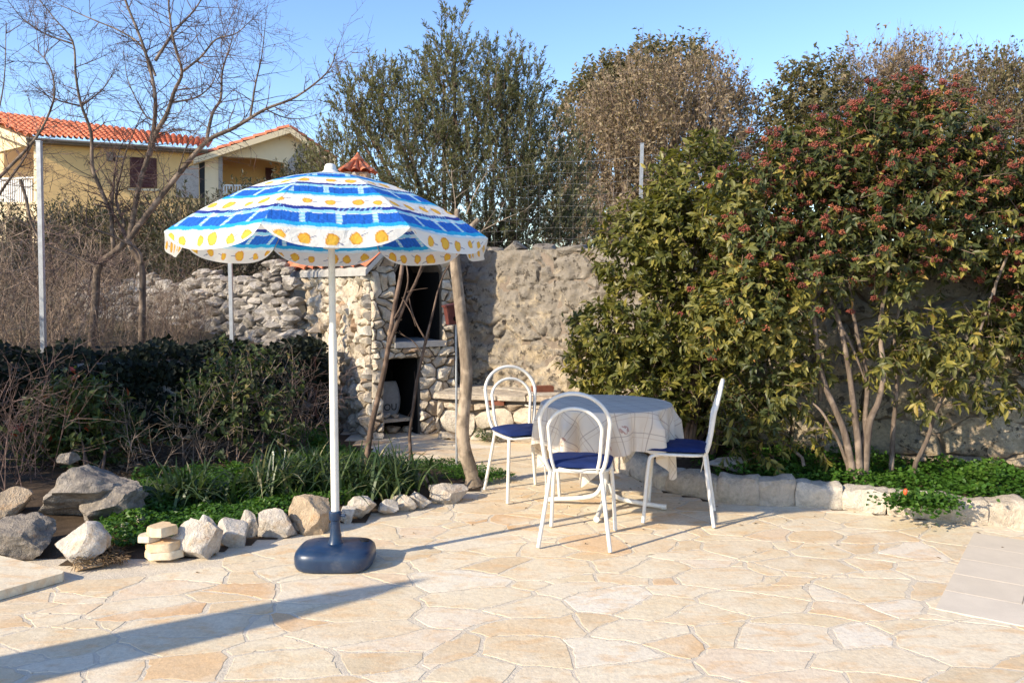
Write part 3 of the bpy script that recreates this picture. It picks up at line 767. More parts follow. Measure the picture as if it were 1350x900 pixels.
# chimney with a small tiled cap and finial
ch_c = P(472, 240, 9.3); ch_c.z = 0; mch = MB()
zt = P(466, 229, 9.3).z
facing(mch, ch_c + Vector((-.13, -.13, 2.0)), (1, 0, 0), (0, 0, 1), [[(0, 0), (.26, 0), (.26, zt - 2.0), (0, zt - 2.0)]], .11, .01, .02, 350, **kw)
mch.box(ch_c + Vector((0, 0, (zt + 1.7) / 2)), (.255, .255, zt - 1.7)); chim = lower(mch.build('chimney', M['facing'], fire))
mcap = MB(); z1 = P(470, 211, 9.3).z; s_ = .165
for k in range(4):
    q = [Vector((-s_, -s_, zt)), Vector((s_, -s_, zt)), Vector((s_, s_, zt)), Vector((-s_, s_, zt))]
    a, b = q[k], q[(k + 1) % 4]; tile_patch(mcap, ch_c + a, ch_c + b, ch_c + Vector((0, 0, z1)) + a * .12 - Vector((0, 0, zt * .12)), ch_c + Vector((0, 0, z1)) + b * .12 - Vector((0, 0, zt * .12)), 3, 1, .03)
mcap.lathe([(.05, z1 - .03), (.075, z1 + .0), (.045, z1 + .03), (.02, z1 + .06), (.004, z1 + .085)], ch_c, 12)
mcap.build('chimney_cap', M['tile'], chim, smooth=50)
# things kept in the lower opening
def fpos(a, d, z): return A0 + fu * a + fl * d + Vector((0, 0, z))
sk = fpos((l0 + l1) / 2 + .0, .42, sz + .035)
sack = MB(); V = []; F = []
for j in range(13):
    t = j / 12; hw, hd = .155 * (1 - .25 * t ** 4) * (1 - .3 * (1 - t) ** 8), .085 * (1 - .75 * t ** 3)
    for i in range(24):
        q = 2 * math.pi * i / 24; e = .55; c_, s2 = math.cos(q), math.sin(q)
        V.append((hw * math.copysign(abs(c_) ** e, c_) + .008 * noise.noise(Vector((q * 2, t * 5, 1))), hd * math.copysign(abs(s2) ** e, s2) + .012 * noise.noise(Vector((q * 2, t * 6, 9))), .36 * t))
for j in range(12):
    for i in range(24): a = j * 24 + i; b = j * 24 + (i + 1) % 24; F.append((a, b, b + 24, a + 24))
F.append(tuple(12 * 24 + i for i in range(24))); sack.add(V, F)
so = empty('charcoal_sack', sk, ang, 'pale paper sack with dark letters standing on the shelf inside the fireplace', 'sack')
M['sack'] = plain('sack_paper', (.40, .37, .34), .85, .2, vary=.25, sc=20)
sb = sack.build('sack_body', M['sack'], so, smooth=60)
fc = bpy.data.curves.new('lettering', 'FONT'); fc.body = 'JOU'; fc.size = .10; fc.extrude = .002; fc.align_x = 'CENTER'
fo = bpy.data.objects.new('lettering', fc); C.objects.link(fo); fo.parent = sb; fo.location = (0.0, -.098, .075); fo.rotation_euler = (math.pi / 2, 0, 0)
dg = bpy.context.evaluated_depsgraph_get(); lm = bpy.data.meshes.new_from_object(fo.evaluated_get(dg)); bpy.data.objects.remove(fo)
fo = bpy.data.objects.new('lettering', lm); C.objects.link(fo); fo.parent = sb; fo.location = (0.0, -.092, .06); fo.rotation_euler = (math.pi / 2, 0, 0); lm.materials.clear(); lm.materials.append(M['black'])
for k, (a, d, s, lab, mt_) in enumerate(((l0 + .10, .20, (.15, .10, .06), 'pale stone chunk lying on the left of the fireplace shelf', 'white_rock'), (l0 + .20, .17, (.10, .08, .05), 'small reddish stone lying right of the pale one on the fireplace shelf', 'tan_rock'))):
    mb = MB(); rock_mesh(mb, (0, 0, s[2] / 2), s, 400 + k, ang); o = mb.build('stone', M[mt_], smooth=30); o.location = fpos(a, d, sz + .032); tag(o, lab, 'stone')
for k, (a, d, s, lab) in enumerate(((l0 + .06, .25, (.12, .15, .10), 'dark stone on the floor under the fireplace shelf, left one'), (l0 + .20, .22, (.16, .14, .09), 'tan stone on the floor under the middle of the fireplace shelf'), (l1 - .06, .2, (.13, .12, .07), 'grey stone on the floor at the right of the fireplace opening'))):
    mb = MB(); rock_mesh(mb, (0, 0, s[2] / 2), s, 410 + k, ang); o = mb.build('stone', M['tan_rock'], smooth=30); o.location = fpos(a, d, 0); tag(o, lab, 'stone')

# ------------------------------------------------------------------ stone bench along the wall
bz = .47
B0, B1 = G(574, 579), G(600, 577); bfront = [G(578, 578), Vector((.42, 8.15, 0)), Vector((1.25, 7.55, 0))]
bench = empty('stone_bench', bfront[0], 0, 'low masonry bench with flat slab top between fireplace and wall', 'bench')
mf = MB(); mc = MB(); mt = MB(); mbk = MB()
for i in range(2):
    a, b = bfront[i], bfront[i + 1]; L = (b - a).length; u = (b - a) / L; n = u.cross(Vector((0, 0, 1)))
    facing(mf, a, u, (0, 0, 1), [[(0, 0), (L, 0), (L, bz - .09), (0, bz - .09)]], .20, .012, .05, 500 + i, aniso=1.25, drop=.25, bev=.03, step=.06, jit=.008, tilt=.4, dome=.3)
    mc.slab([a, b, b - n * .9, a - n * .9], (0, 0, bz - .05))
    mp = lambda p, q, d, a=a, u=u, n=n: a + u * p - n * q + Vector((0, 0, bz - .048 + d))
    rr = np.random.default_rng(510 + i)
    for c in cells([(-.02, -.09), (L, -.09), (L, .8), (-.02, .8)], .28, .012, 1.5, .2, 520 + i): stone(mt, c, mp, .046 * rr.uniform(.9, 1.1), rr, bev=.006, step=.06, jit=.006, tilt=.08, dome=None)
a, b = bfront[0], bfront[1]; u = (b - a).normalized(); n = u.cross(Vector((0, 0, 1)))
mbk.box(a + u * .62 + n * .03 + Vector((0, 0, bz - .075)), (.16, .08, .05), math.atan2(u.y, u.x))
lower(mf.build('stonework', M['facing'], bench, smooth=30)); lower(mc.build('mortar_core', M['mortar'], bench)); lower(mt.build('slab_top', M['kerb'], bench, smooth=35)); lower(mbk.build('brick', M['brick'], bench))
bo = MB(); bo.box((0, 0, .03), (.21, .10, .06), .3); o = bo.build('brick', M['brick']); o.location = a + u * 1.02 - n * .3 + Vector((0, 0, bz + .002)); tag(o, 'single red brick lying on the slab top of the bench', 'brick')

# ------------------------------------------------------------------ kerb stones of the right bed
kl = ['dusky kerb stone behind the table, left end of the bed edging', 'kerb block beside the brick pier behind the table cloth', 'low flat kerb stone behind the legs of the right chair', 'brown stained kerb stone with a rounded top right of the chair', 'squared pale kerb block with a rough face, right of the brown one', 'smooth cream kerb block in front of the berry shrub', 'rounded kerb block left of the clover that spills over', 'smaller cream kerb block under the spilling clover', 'speckled pinkish kerb block right of the spilling clover', 'tan rough kerb block at the right edge of the photo', 'kerb block just beyond the right edge of the photo', 'second kerb block beyond the right edge', 'last kerb block beyond the right edge']
for i in range(len(KERB) - 1):
    a, b = KERB[i], KERB[i + 1]; L = (b - a).length; d = (b - a) / L; rz = math.atan2(d.y, d.x); nn = Vector((-d.y, d.x, 0))
    h = [.15, .15, .16, .19, .18, .17, .165, .155, .16, .165, .16, .16, .16][i]
    mb = MB(); V = []; F = []; K = 12; off = Vector((i * 7.3, 2, 1)); nxk = 14
    prof = [(-.0, 0), (-.008, .03), (-.004, .09), (.0, h - .035), (.02, h - .008), (.05, h), (.11, h + .004), (.17, h - .004), (.2, h - .02), (.21, 0)]
    for k in range(nxk + 1):
        t = k / nxk; endf = min(1, min(t, 1 - t) / .09); e2 = math.sqrt(max(0, 1 - (1 - endf) ** 2))
        for (y, z) in prof:
            yy = .105 + (y - .105) * (.92 + .08 * e2); zz_ = z * (.93 + .07 * e2)
            p = Vector(((t - .5) * (L + .004), yy, zz_)); q = p + off
            p += Vector((.3 * noise.noise(q * 9) * .05, noise.fractal(q * 7, .9, 2, 5) * .026, noise.fractal(q * 5 + Vector((9, 0, 0)), 1, 2, 5) * .030 * (z > .02)))
            V.append(p)
    m_ = len(prof)
    for k in range(nxk):
        for j in range(m_ - 1): q = k * m_ + j; F.append((q, q + 1, q + m_ + 1, q + m_))
    F += [tuple(range(m_ - 1, -1, -1)), tuple(nxk * m_ + j for j in range(m_))]
    mb.add(V, F); o = mb.build('kerb_stone', M['kerb'], smooth=35); o.location = (a + b) / 2; o.rotation_euler = (0, 0, rz); o.location.z = .001
    tag(o, kl[i], 'kerb stone', 'kerb stones edging the right bed')

# ------------------------------------------------------------------ loose rocks
def rock(x0, x1, y0, y1, mat, label, seed, depth=.8, z=0.0, rz=0, group=None, cuts=16, sub=4, rough=.085, name='rock', cat='rock'):
    """x0..x1, y0..y1: extent in the photo; base stands on z"""
    g = G((x0 + x1) / 2, y1, z); Y = g.y
    W_ = (x1 - x0) / F_PX * Y; D_ = W_ * depth; Y2 = Y + D_ * .35
    hgt = max(.02, P((x0 + x1) / 2, y0, Y2).z - z)
    mb = MB(); rock_mesh(mb, (0, 0, 0), (W_ * 1.1 / max(.8, math.cos(rz)), D_, hgt * 1.22), seed, rz, sub, cuts, rough, 1.0)
    o = mb.build(name, M[mat], smooth=26); o.location = (g.x, Y + D_ * .42, z + hgt * .42); tag(o, label, cat, group); return o
ER = 'white limestone rocks edging the left garden bed'
rock(213, 284, 684, 740, 'white_rock', 'largest white limestone rock in the edging, beside the flat stone stack', 11, .75, group=ER)
rock(262, 285, 676, 712, 'white_rock', 'narrow white rock standing behind the largest edging rock', 12, .7, .03, group=ER)
rock(271, 291, 709, 733, 'white_rock', 'small wedge of white stone at the foot of the largest edging rock', 23, .8, group=ER)
rock(282, 327, 684, 724, 'white_rock', 'squat cream rock right of the largest edging rock', 14, .8, group=ER)
rock(312, 340, 667, 706, 'white_rock', 'upright white rock with blunt top between two wider edging rocks', 15, .8, .02, group=ER)
rock(335, 386, 669, 710, 'white_rock', 'angular white rock with sharp crest left of the big tan rock', 16, .8, group=ER)
rock(382, 402, 688, 704, 'white_rock', 'little white stone half hidden left of the big tan rock', 17, .8, group=ER)
rock(378, 438, 655, 706, 'tan_rock', 'big tan angular rock left of the parasol pole', 18, .8, group=ER)
rock(444, 467, 667, 690, 'white_rock', 'low white stone just right of the parasol pole foot', 19, .8, group=ER)
rock(449, 494, 654, 686, 'white_rock', 'rounded white rock with cracks right of the parasol pole', 20, .8, group=ER)
rock(493, 523, 659, 681, 'white_rock', 'low white rock overhung by strappy leaves, left of two', 21, .8, group=ER)
rock(512, 547, 652, 676, 'white_rock', 'long low white rock under drooping strappy leaf tips', 22, .8, group=ER)
rock(534, 567, 645, 672, 'white_rock', 'flat topped white rock left of the last pinkish rock', 13, .8, group=ER)
rock(555, 614, 632, 665, 'white_rock', 'long slanting pinkish white rock at the right end of the edging', 24, .7, rz=.25, group=ER)
rock(540, 567, 624, 643, 'grey_rock', 'small grey rock behind the right end of the edging', 25, .8, .04)
rock(18, 168, 610, 690, 'grey_rock', 'largest grey boulder at the left with a sunlit flat top', 31, .8, .06, rz=.2, sub=5, rough=.16, cuts=13)
rock(82, 190, 636, 697, 'grey_rock', 'brown grey boulder in front of the largest boulder', 32, .75, .04, sub=5, rough=.16, cuts=13)
rock(-30, 28, 643, 690, 'tan_rock', 'tan boulder at the left edge beside the largest boulder', 33, .9, .05)
rock(-35, 62, 683, 740, 'grey_rock', 'dark grey boulder at the left edge above the paved step', 34, .8, .02, sub=5, rough=.16, cuts=13)
rock(54, 132, 688, 746, 'white_rock', 'triangular rock with brown stained crest by the paved step', 35, .7, .02, cuts=8)
rock(84, 130, 736, 754, 'tan_rock', 'low flat tan stone under the triangular rock', 36, .9)
rock(72, 99, 596, 616, 'grey_rock', 'small grey stone on top behind the largest boulder', 37, .9, .3)
rock(175, 194, 676, 694, 'white_rock', 'white stone chip in the clover, the larger of two', 38, .8, .05, cuts=6)
rock(154, 169, 688, 702, 'white_rock', 'white stone chip in the clover, the smaller of two', 39, .8, .05, cuts=6)
rock(940, 998, 604, 622, 'white_rock', 'flat pale rock lying on the bed behind the right chair', 41, .8, .13)
mb = MB(); mb.box((0, 0, .05), (.06, .10, .10), .3); o = mb.build('brick', M['brick']); o.location = G(884, 628, .1) + Vector((0, .12, 0)); tag(o, 'short red brick standing in the bed behind the right chair', 'brick')
st = [(173, 192, 741, 751), (168, 222, 731, 746), (165, 220, 723, 738), (157, 192, 719, 731), (172, 213, 710, 724)]
sl = ['small broken flag at the bottom of the flat stone stack', 'lowest wide flat stone of the stack beside the edging rocks', 'middle flat stone of the stack beside the edging rocks', 'flat stone jutting left near the top of the stack', 'topmost flat stone of the stack with a peach top']
base = G(195, 747); zcur = .0
for k, (x0, x1, y0, y1) in enumerate(st):
    W_ = (x1 - x0) / F_PX * base.y; cxp = ((x0 + x1) / 2 - 675) / F_PX * base.y
    th_ = [.03, .042, .045, .035, .05][k]; zc = [0, .022, .066, .112, .148][k]
    rr = np.random.default_rng(60 + k); mb = MB()
    poly = [(math.cos(q) * W_ / 2 * rr.uniform(.85, 1.1), math.sin(q) * W_ * .42 * rr.uniform(.85, 1.1)) for q in np.linspace(0, 2 * math.pi, 7)[:-1] + rr.uniform(-.2, .2, 6)]
    stone(mb, poly, lambda a, b, d: Vector((a, b, d)), th_, rr, bev=.006, step=.05, jit=.004, tilt=.05, dome=None, corner=.12, rv=(.3, .55, .82, .42, .86)[k])
    mb.add([(p[0] * .98, p[1] * .98, 0) for p in poly], [tuple(range(5, -1, -1))])
    o = mb.build('flat_stone', M['flag'], smooth=35); o.location = (cxp, base.y + .12, zc + .001); tag(o, sl[k], 'flat stone', 'stack of flat stones')
mb = MB(); q = [G(-120, 752, .1), G(-120, 700, .1), G(0, 722, .1), G(40, 728, .1), G(84, 746, .1), G(20, 760, .1), G(0, 768, .1)]
q = [G(x, y, .07) for x, y in ((-160, 760), (-160, 700), (0, 727), (84, 747), (82, 750), (0, 773), (-160, 815))]
mb.slab([Vector((p.x, p.y, .05)) for p in q], (0, 0, -.046)); o = mb.build('paved_step', M['flag']); tag(o, 'raised pale stone slab step at the lower left corner', 'step')

# ================================================================== GARDEN FURNITURE
# ------------------------------------------------------------------ parasol
UB = G(443, 744); ux, uy = UB.x, UB.y
par = empty('parasol', (ux, uy, .008), 0, 'open blue and white parasol with printed lemons on a white pole and blue water base', 'parasol')
UR, UZR, UZA, UH = .865, 1.79, 2.15, .100
NP, NU, NS = 8, 120, 200
Vs, Fs, Cs = [], [], []; b = 0
def rib(az, s):
    x, y = math.sin(az), -math.cos(az)
    return np.stack([x * UR * s, y * UR * s, UZR + (UZA - UZR) * (1 - np.clip(s, 0, 1) ** 1.75) - .03 * y * UR * s], -1)
WHITE, TURQ, LBLUE, BLUE, NAVY = [np.array(srgb(*c)) for c in ((240, 236, 226), (44, 168, 218), (146, 210, 234), (40, 88, 194), (44, 62, 146))]
LEM, LEMO = np.array(srgb(242, 192, 74)), np.array(srgb(226, 152, 50))
lr = np.random.default_rng(5)
def paint(u, s, panel):
    x = (u - .5) * 2 * math.sin(math.pi / 8) * np.minimum(s, 1) * UR; per = .30
    c = np.tile(WHITE, (len(u), 1)); d = (1.0 + .02 * np.sin(x * 9) * 0 - s) / per   # 0 at rib end, grows to the apex
    hem = s - 1.0
    ph = np.where(d < 0, 0, np.mod(d, 1.0)); band = np.floor(np.where(d < 0, -1, d)).astype(int)
    wob = .012 * np.sin(x * 60 + panel) + .008 * np.sin(x * 23 + 2 * panel)
    ph2 = ph + wob
    def sel(m, col): c[m] = col
    ing = d >= 0
    g = ing & (ph2 < .06); c[g] = WHITE * .45 + LBLUE * .55
    sel(ing & (ph2 >= .06) & (ph2 < .16), TURQ)
    blk = ing & (ph2 >= .16) & (ph2 < .43)
    sel(blk, BLUE)
    xb = np.mod(x + .02 * panel + .05 * band, .165); gapm = blk & (xb < .026); sel(gapm, LBLUE)
    chk = gapm & (np.mod(np.floor(s * UR / .012), 2) == 0); sel(chk, WHITE * .5 + LBLUE * .5)
    ck = blk & ~gapm; mott = .5 + .5 * np.sin(x * 210 + 3 * np.sin(s * 70)) * np.sin(s * 160 + panel); c[ck] = (BLUE * .86 + TURQ * .14 * 1.0)[None] * (.85 + .3 * mott[ck])[:, None]; bl2 = blk & (np.mod(x * 1.0, .041) < .004); c[bl2] *= .7
    sel(ing & (ph2 >= .44) & (ph2 < .535), LBLUE)
    lt = ing & (ph2 >= .44) & (ph2 < .535) & (xb < .05) & (xb > -.01); sel(lt, WHITE * .4 + LBLUE * .6)
    nv = ing & (ph2 >= .535) & (ph2 < .63); sel(nv, NAVY)
    sel(nv & (np.mod(x * 41 + s * 20, 1) < .22) & (np.sin(x * 14 + panel) > .1), LBLUE)
    # lemons: centre of the white band; hem row hangs on the valance
    rows = [(1.050, .108, .028, .029), (1 - .815 * per, .118, .031, .027), (1 - 1.815 * per, .11, .030, .027), (1 - 2.815 * per, .10, .026, .022)]
    for ri, (sc, sp, hw, hh) in enumerate(rows):
        for k in range(-3, 4):
            jx, jy, js, ja = lr.uniform(-.017, .017), lr.uniform(-.008, .008), lr.uniform(.66, 1.1), lr.uniform(-.6, .6)
            lx = k * sp + jx + (.03 if panel % 2 else -.02); ly = sc * UR + jy
            px_, py_ = (x - lx), (s * UR - ly)
            qx, qy = px_ * math.cos(ja) + py_ * math.sin(ja), -px_ * math.sin(ja) + py_ * math.cos(ja)
            a = np.arctan2(qy, qx); e = (np.abs(qx / (hw * js)) ** 2.6 + np.abs(qy / (hh * js * 1.05)) ** 2.6) ** (1 / 2.6) + .05 * np.sin(3 * a + k)
            ok = (e < 1) & ((d < 0) | (ph > .60)); c[ok] = LEM
            ed = ok & (e > .80); c[ed] = LEMO
            sh = ok & (e < .8) & (qx * .7 + qy * .7 < -.010); c[sh] = LEM * .8 + LEMO * .2
            # thin stem
            stm = (np.abs(qy) < .0022) & (qx > hw * js) & (qx < hw * js + .03) & ((d < 0) | (ph > .60)); c[stm] = np.array(srgb(120, 125, 150))
    edge = hem > 0
    he = UH * (1 - np.abs(2 * u - 1) ** 4.2)
    sel(edge & (he - hem < .012), WHITE * 1.02)
    sm_ = (np.minimum(u, 1 - u) * 2 * math.sin(math.pi / 8) * np.minimum(s, 1) * UR < .004); c[sm_] *= .72
    return c
AZ0 = R_(-8.5)
uu, tt = np.meshgrid(np.linspace(0, 1, NU + 1), np.linspace(0, 1, NS + 1))
for k in range(NP):
    a0, a1 = AZ0 + k * math.pi / 4, AZ0 + (k + 1) * math.pi / 4
    h = UH * (1 - np.abs(2 * uu - 1) ** 4.2)
    s = .03 + tt * (1 + h - .03)
    p = rib(a0, np.minimum(s, 1)) * (1 - uu)[..., None] + rib(a1, np.minimum(s, 1)) * uu[..., None]
    mid = np.array([math.sin((a0 + a1) / 2), -math.cos((a0 + a1) / 2), 0])
    bul = np.sin(math.pi * uu) * np.clip(s, 0, 1)
    p[..., 2] -= .018 * bul * np.clip(s, 0, 1)
    ov = np.clip(s - 1, 0, None) * UR
    wv = np.sin(uu * 9 + k * 2.1) * .016 + np.sin(uu * 17 + k) * .007
    p += mid * (ov * (.04 + .14 * np.sin(math.pi * uu)) + wv * np.clip((s - .93) / .2, 0, 1) * np.sin(math.pi * uu))[..., None]
    p[..., 2] -= ov * .95
    Vs.append(p.reshape(-1, 3)); Cs.append(paint(uu.ravel(), s.ravel(), k))
    idx = np.arange((NU + 1) * (NS + 1)).reshape(NS + 1, NU + 1)
    Fs.append(np.stack([idx[:-1, :-1], idx[:-1, 1:], idx[1:, 1:], idx[1:, :-1]], -1).reshape(-1, 4) + b); b += p.shape[0] * p.shape[1]
n = N('printed_fabric'); cc = n.attr('col', 'Color'); wr = n.noise(7, 4, .6)
M['fabric'] = n.done(cc, .7, n.bump(n.math('ADD', wr, n.math('MULTIPLY', n.noise(22, 4, .6, 1.2), .5)), .6, .022), .2, 0, .3, cc)
mesh_np('canopy', np.vstack(Vs), [np.vstack(Fs)], M['fabric'], par, None, np.vstack(Cs), smooth=True)
mb = MB(); mb.tube([(0, 0, .25), (0, 0, 1.28)], .0225, 20); mb.tube([(0, 0, 1.28), (0, 0, 2.135)], .0185, 20)
mb.build('pole', M['white_metal'], par, smooth=40)
mb = MB(); mb.lathe([(.056, 2.14), (.05, 2.153), (.034, 2.165), (.031, 2.185), (.024, 2.197), (.008, 2.202)], n=20); mb.build('finial', M['white_metal'], par, smooth=40)
mb = MB(); mb.lathe([(.03, 1.74), (.045, 1.745), (.045, 1.79), (.03, 1.80)], n=20); mb.build('hub', M['white_metal'], par, smooth=40)
for k in range(8):
    az = AZ0 + k * math.pi / 4; mb = MB()
    pts = [Vector(rib(az, np.array(s))) - Vector((0, 0, .008)) for s in np.linspace(.03, .995, 9)]
    mb.tube(pts, .003, 6); rb_ = mb.build('rib', M['galv'], par)
    mb = MB(); mb.tube([(math.sin(az) * .04, -math.cos(az) * .04, 1.77), Vector(rib(az, np.array(.5))) - Vector((0, 0, .012))], .003, 6); mb.build('strut', M['galv'], rb_)
# water filled base
mb = MB(); V = []; F = []; prof = [(.93, 0), (.975, .012), (1.0, .03), (1.0, .066), (.97, .088), (.90, .102), (.75, .110), (.4, .116), (.14, .120)]; n_ = 64
for (f_, z) in prof:
    for i in range(n_):
        q = 2 * math.pi * i / n_; c_, s2 = math.cos(q), math.sin(q); e = .55 if f_ > .5 else .8
        V.append((.215 * f_ * math.copysign(abs(c_) ** e, c_), .176 * f_ * math.copysign(abs(s2) ** e, s2), z))
for j in range(len(prof) - 1):
    for i in range(n_): a = j * n_ + i; b2 = j * n_ + (i + 1) % n_; F.append((a, b2, b2 + n_, a + n_))
F.append(tuple((len(prof) - 1) * n_ + i for i in range(n_))); F.append(tuple(range(n_ - 1, -1, -1))); mb.add(V, F)
base_o = mb.build('water_base', M['blue_plastic'], par, smooth=40)
mb = MB(); mb.lathe([(.045, .115), (.034, .140), (.027, .20), (.025, .245), (.034, .25), (.036, .29), (.030, .297), (.024, .298)], n=24); mb.build('neck', M['blue_plastic'], base_o, smooth=35)
mb = MB(); mb.tube([(.03, -.01, .275), (.058, -.018, .275)], .008, 10); mb.tube([(.058, -.03, .275), (.058, -.006, .275)], .006, 8); mb.build('screw_knob', M['blue_plastic'], base_o, smooth=35)
mb = MB(); mb.lathe([(.024, .098), (.024, .116), (.018, .119)], (.15, .06, 0), 16); mb.build('filler_cap', M['black'], base_o, smooth=35)

# ------------------------------------------------------------------ round table and cloth
tc = Vector((.655, 5.78, .008)); TZ = .725
tb = empty('round_table', tc, 0, 'round garden table on a white cross foot pedestal under a checked cloth', 'table')
mb = MB(); mb.lathe([(.435, .700), (.446, .706), (.446, .716), (.44, .72)], n=48); mb.build('tabletop', M['white_metal'], tb, smooth=40)
mb = MB(); mb.tube([(0, 0, .12), (0, 0, .70)], .024, 18); mb.build('column', M['white_metal'], tb, smooth=40)
for k in range(4):
    q = R_(-14 + 90 * k); c_, s2 = math.cos(q), math.sin(q); mb = MB()
    mb.tube(smooth_path([(.02 * c_, .02 * s2, .16), (.06 * c_, .06 * s2, .085), (.15 * c_, .15 * s2, .05), (.40 * c_, .40 * s2, .022)], 5), .0165, 12)
    lg = mb.build('leg', M['white_metal'], tb, smooth=50)
    mb = MB(); mb.tube([(.39 * c_, .39 * s2, .021), (.425 * c_, .425 * s2, .021)], .020, 12); mb.build('foot_cap', M['white_metal'], lg, smooth=50)
NC = 220; half = .715; cr = R_(-26)
gx, gy = np.meshgrid(np.linspace(-half, half, NC + 1), np.linspace(-half, half, NC + 1))
fx, fy = gx.ravel(), gy.ravel(); qm = np.maximum(np.abs(fx), np.abs(fy)) / half; qn = ((np.abs(fx) / half) ** 14 + (np.abs(fy) / half) ** 14 + 1e-12) ** (1 / 14); qs = 1 - (1 - qm / qn) * qm ** 3; fx, fy = fx * qs, fy * qs; px_ = fx * math.cos(cr + math.pi / 4) - fy * math.sin(cr + math.pi / 4); py_ = fx * math.sin(cr + math.pi / 4) + fy * math.cos(cr + math.pi / 4)
rad = np.hypot(px_, py_); th = np.arctan2(py_, px_); R0 = .452
o_ = np.clip(rad - R0, 0, None)
fold = .5 * np.cos(14 * th + .6) + .4 * np.cos(23 * th + 2.0) + .35 * np.cos(8 * th + 1.1)
fa = np.clip(o_ / .12, 0, 1) ** 1.3
rr_ = np.where(rad < R0, rad, R0 + .006 * (1 - np.exp(-o_ / .01)) + o_ * .02 + fa * (.055 * fold + .008) * (.7 + 1.8 * o_))
zz = np.where(rad < R0, 0, -np.clip(o_ - .004, 0, None) * .985)
th2 = th + fa * .035 * np.sin(14 * th + .6 + 1.3)
cv = np.stack([rr_ * np.cos(th2), rr_ * np.sin(th2), TZ + .003 + zz + .0015 * np.sin(px_ * 30) * np.sin(py_ * 23) * (rad < R0)], -1)
idx = np.arange((NC + 1) ** 2).reshape(NC + 1, NC + 1); cf = np.stack([idx[:-1, :-1], idx[:-1, 1:], idx[1:, 1:], idx[1:, :-1]], -1).reshape(-1, 4)
n = N('checked_tablecloth'); fl_ = n.attr('flat', 'Vector'); sep = n.new('ShaderNodeSeparateXYZ'); n.put(sep.inputs[0], fl_)
def line(sock, per, off, wd):
    f_ = n.math('FRACT', n.math('MULTIPLY_ADD', sock, 1 / per, off)); return n.math('LESS_THAN', f_, wd / per)
g1 = n.math('MAXIMUM', line(sep.outputs[0], .135, 50.1, .0055), line(sep.outputs[1], .135, 50.4, .0055))
g2 = n.math('MAXIMUM', line(sep.outputs[0], .135, 50.32, .004), line(sep.outputs[1], .135, 50.62, .004))
mp = n.new('ShaderNodeVectorMath', operation='SCALE'); n.put(mp.inputs[0], fl_); mp.inputs['Scale'].default_value = 1
vv = n.voro(3.7, vec=fl_); ringm = n.math('MULTIPLY', n.math('COMPARE', vv, .10, .022), n.math('GREATER_THAN', n.noise(38, 2, vec=fl_), .48))
dotm = n.math('MULTIPLY', n.math('LESS_THAN', vv, .055), n.math('GREATER_THAN', n.noise(50, 2, vec=fl_), .5))
c = n.ramp(n.noise(3, 3, vec=fl_), [(.3, (.70, .60, .48)), (.7, (.78, .69, .57))])
c = n.mix(n.math('MULTIPLY', g2, .55), c, (.50, .36, .24)); c = n.mix(n.math('MULTIPLY', g1, .7), c, (.36, .27, .22))
c = n.mix(n.math('MULTIPLY', n.math('MAXIMUM', ringm, dotm), .8), c, (.42, .2, .15))
M['cloth'] = n.done(c, .55, n.bump(n.noise(6, 3), .25, .02), .35, 0, .18, c)
ob = mesh_np('tablecloth', cv, [cf], M['cloth'], None, None, None, np.stack([fx, fy, 0 * fx], -1), smooth=True); ob.location = tc
tag(ob, 'cream cloth with thin brown check lines draped over the round table', 'tablecloth')

# ------------------------------------------------------------------ chairs
def make_chair():
    root = empty('garden_chair')
    rt = .0122
    def mir(pts, s): return [(p[0] * s, p[1], p[2]) for p in pts]
    # rear legs: floor -> seat
    for s in (-1, 1):
        mb = MB(); mb.tube(smooth_path(mir([(.212, -.245, .0), (.175, -.205, .26), (.150, -.178, .45)], s), 4), rt, 12); mb.build('leg', M['white_metal'], root, smooth=50)
    for s in (-1, 1):
        mb = MB(); mb.tube(smooth_path(mir([(.205, .205, .0), (.192, .188, .25), (.180, .172, .405), (.172, .150, .437), (.16, .10, .446)], s), 4), rt, 12); mb.build('leg', M['white_metal'], root, smooth=50)
    # seat ring and pan
    mb = MB(); ring = []
    for i in range(41):
        q = 2 * math.pi * i / 40; c_, s2 = math.cos(q), math.sin(q); e = .5
        ring.append((.185 * math.copysign(abs(c_) ** e, c_), .185 * math.copysign(abs(s2) ** e, s2), .452))
    mb.tube(ring, .011, 10, caps=False); mb.build('seat_frame', M['white_metal'], root, smooth=50)
    mb = MB(); V = []; 
    for (f_, z) in ((.97, .450), (.99, .456), (.97, .462), (.1, .458)):
        for p in ring[:-1]: V.append((p[0] * f_, p[1] * f_, z))
    F = [(j * 40 + i, j * 40 + (i + 1) % 40, (j + 1) * 40 + (i + 1) % 40, (j + 1) * 40 + i) for j in range(3) for i in range(40)]
    F += [tuple(range(39, -1, -1)), tuple(120 + i for i in range(40))]; mb.add(V, F); mb.build('seat', M['white_metal'], root, smooth=40)
    # two hoops of the backrest: outer carries on from the rear legs
    def hoop(w0, w1, z1, zt, y0, yt, x0=None):
        pts = [(w0, y0, .445), (w0 + (w1 - w0) * .55, y0 - .03, .53), (w1 - .004, y0 + (yt - y0) * .55, z1)]
        arc = []
        for i in range(1, 16):
            q = math.pi * i / 16; z = z1 + (zt - z1) * math.sin(q) ** .95; arc.append((w1 * math.cos(q), y0 + (yt - y0) * (.55 + .45 * (z - z1) / (zt - z1)), z))
        return smooth_path(pts + arc + [(-p[0], p[1], p[2]) for p in pts[::-1]], 3)
    mb = MB(); mb.tube(hoop(.150, .207, .725, .925, -.178, -.285), rt, 12); mb.build('backrest_hoop', M['white_metal'], root, smooth=50)
    mb = MB(); mb.tube(hoop(.122, .160, .685, .835, -.172, -.258), .0105, 12); mb.build('backrest_hoop', M['white_metal'], root, smooth=50)
    return root
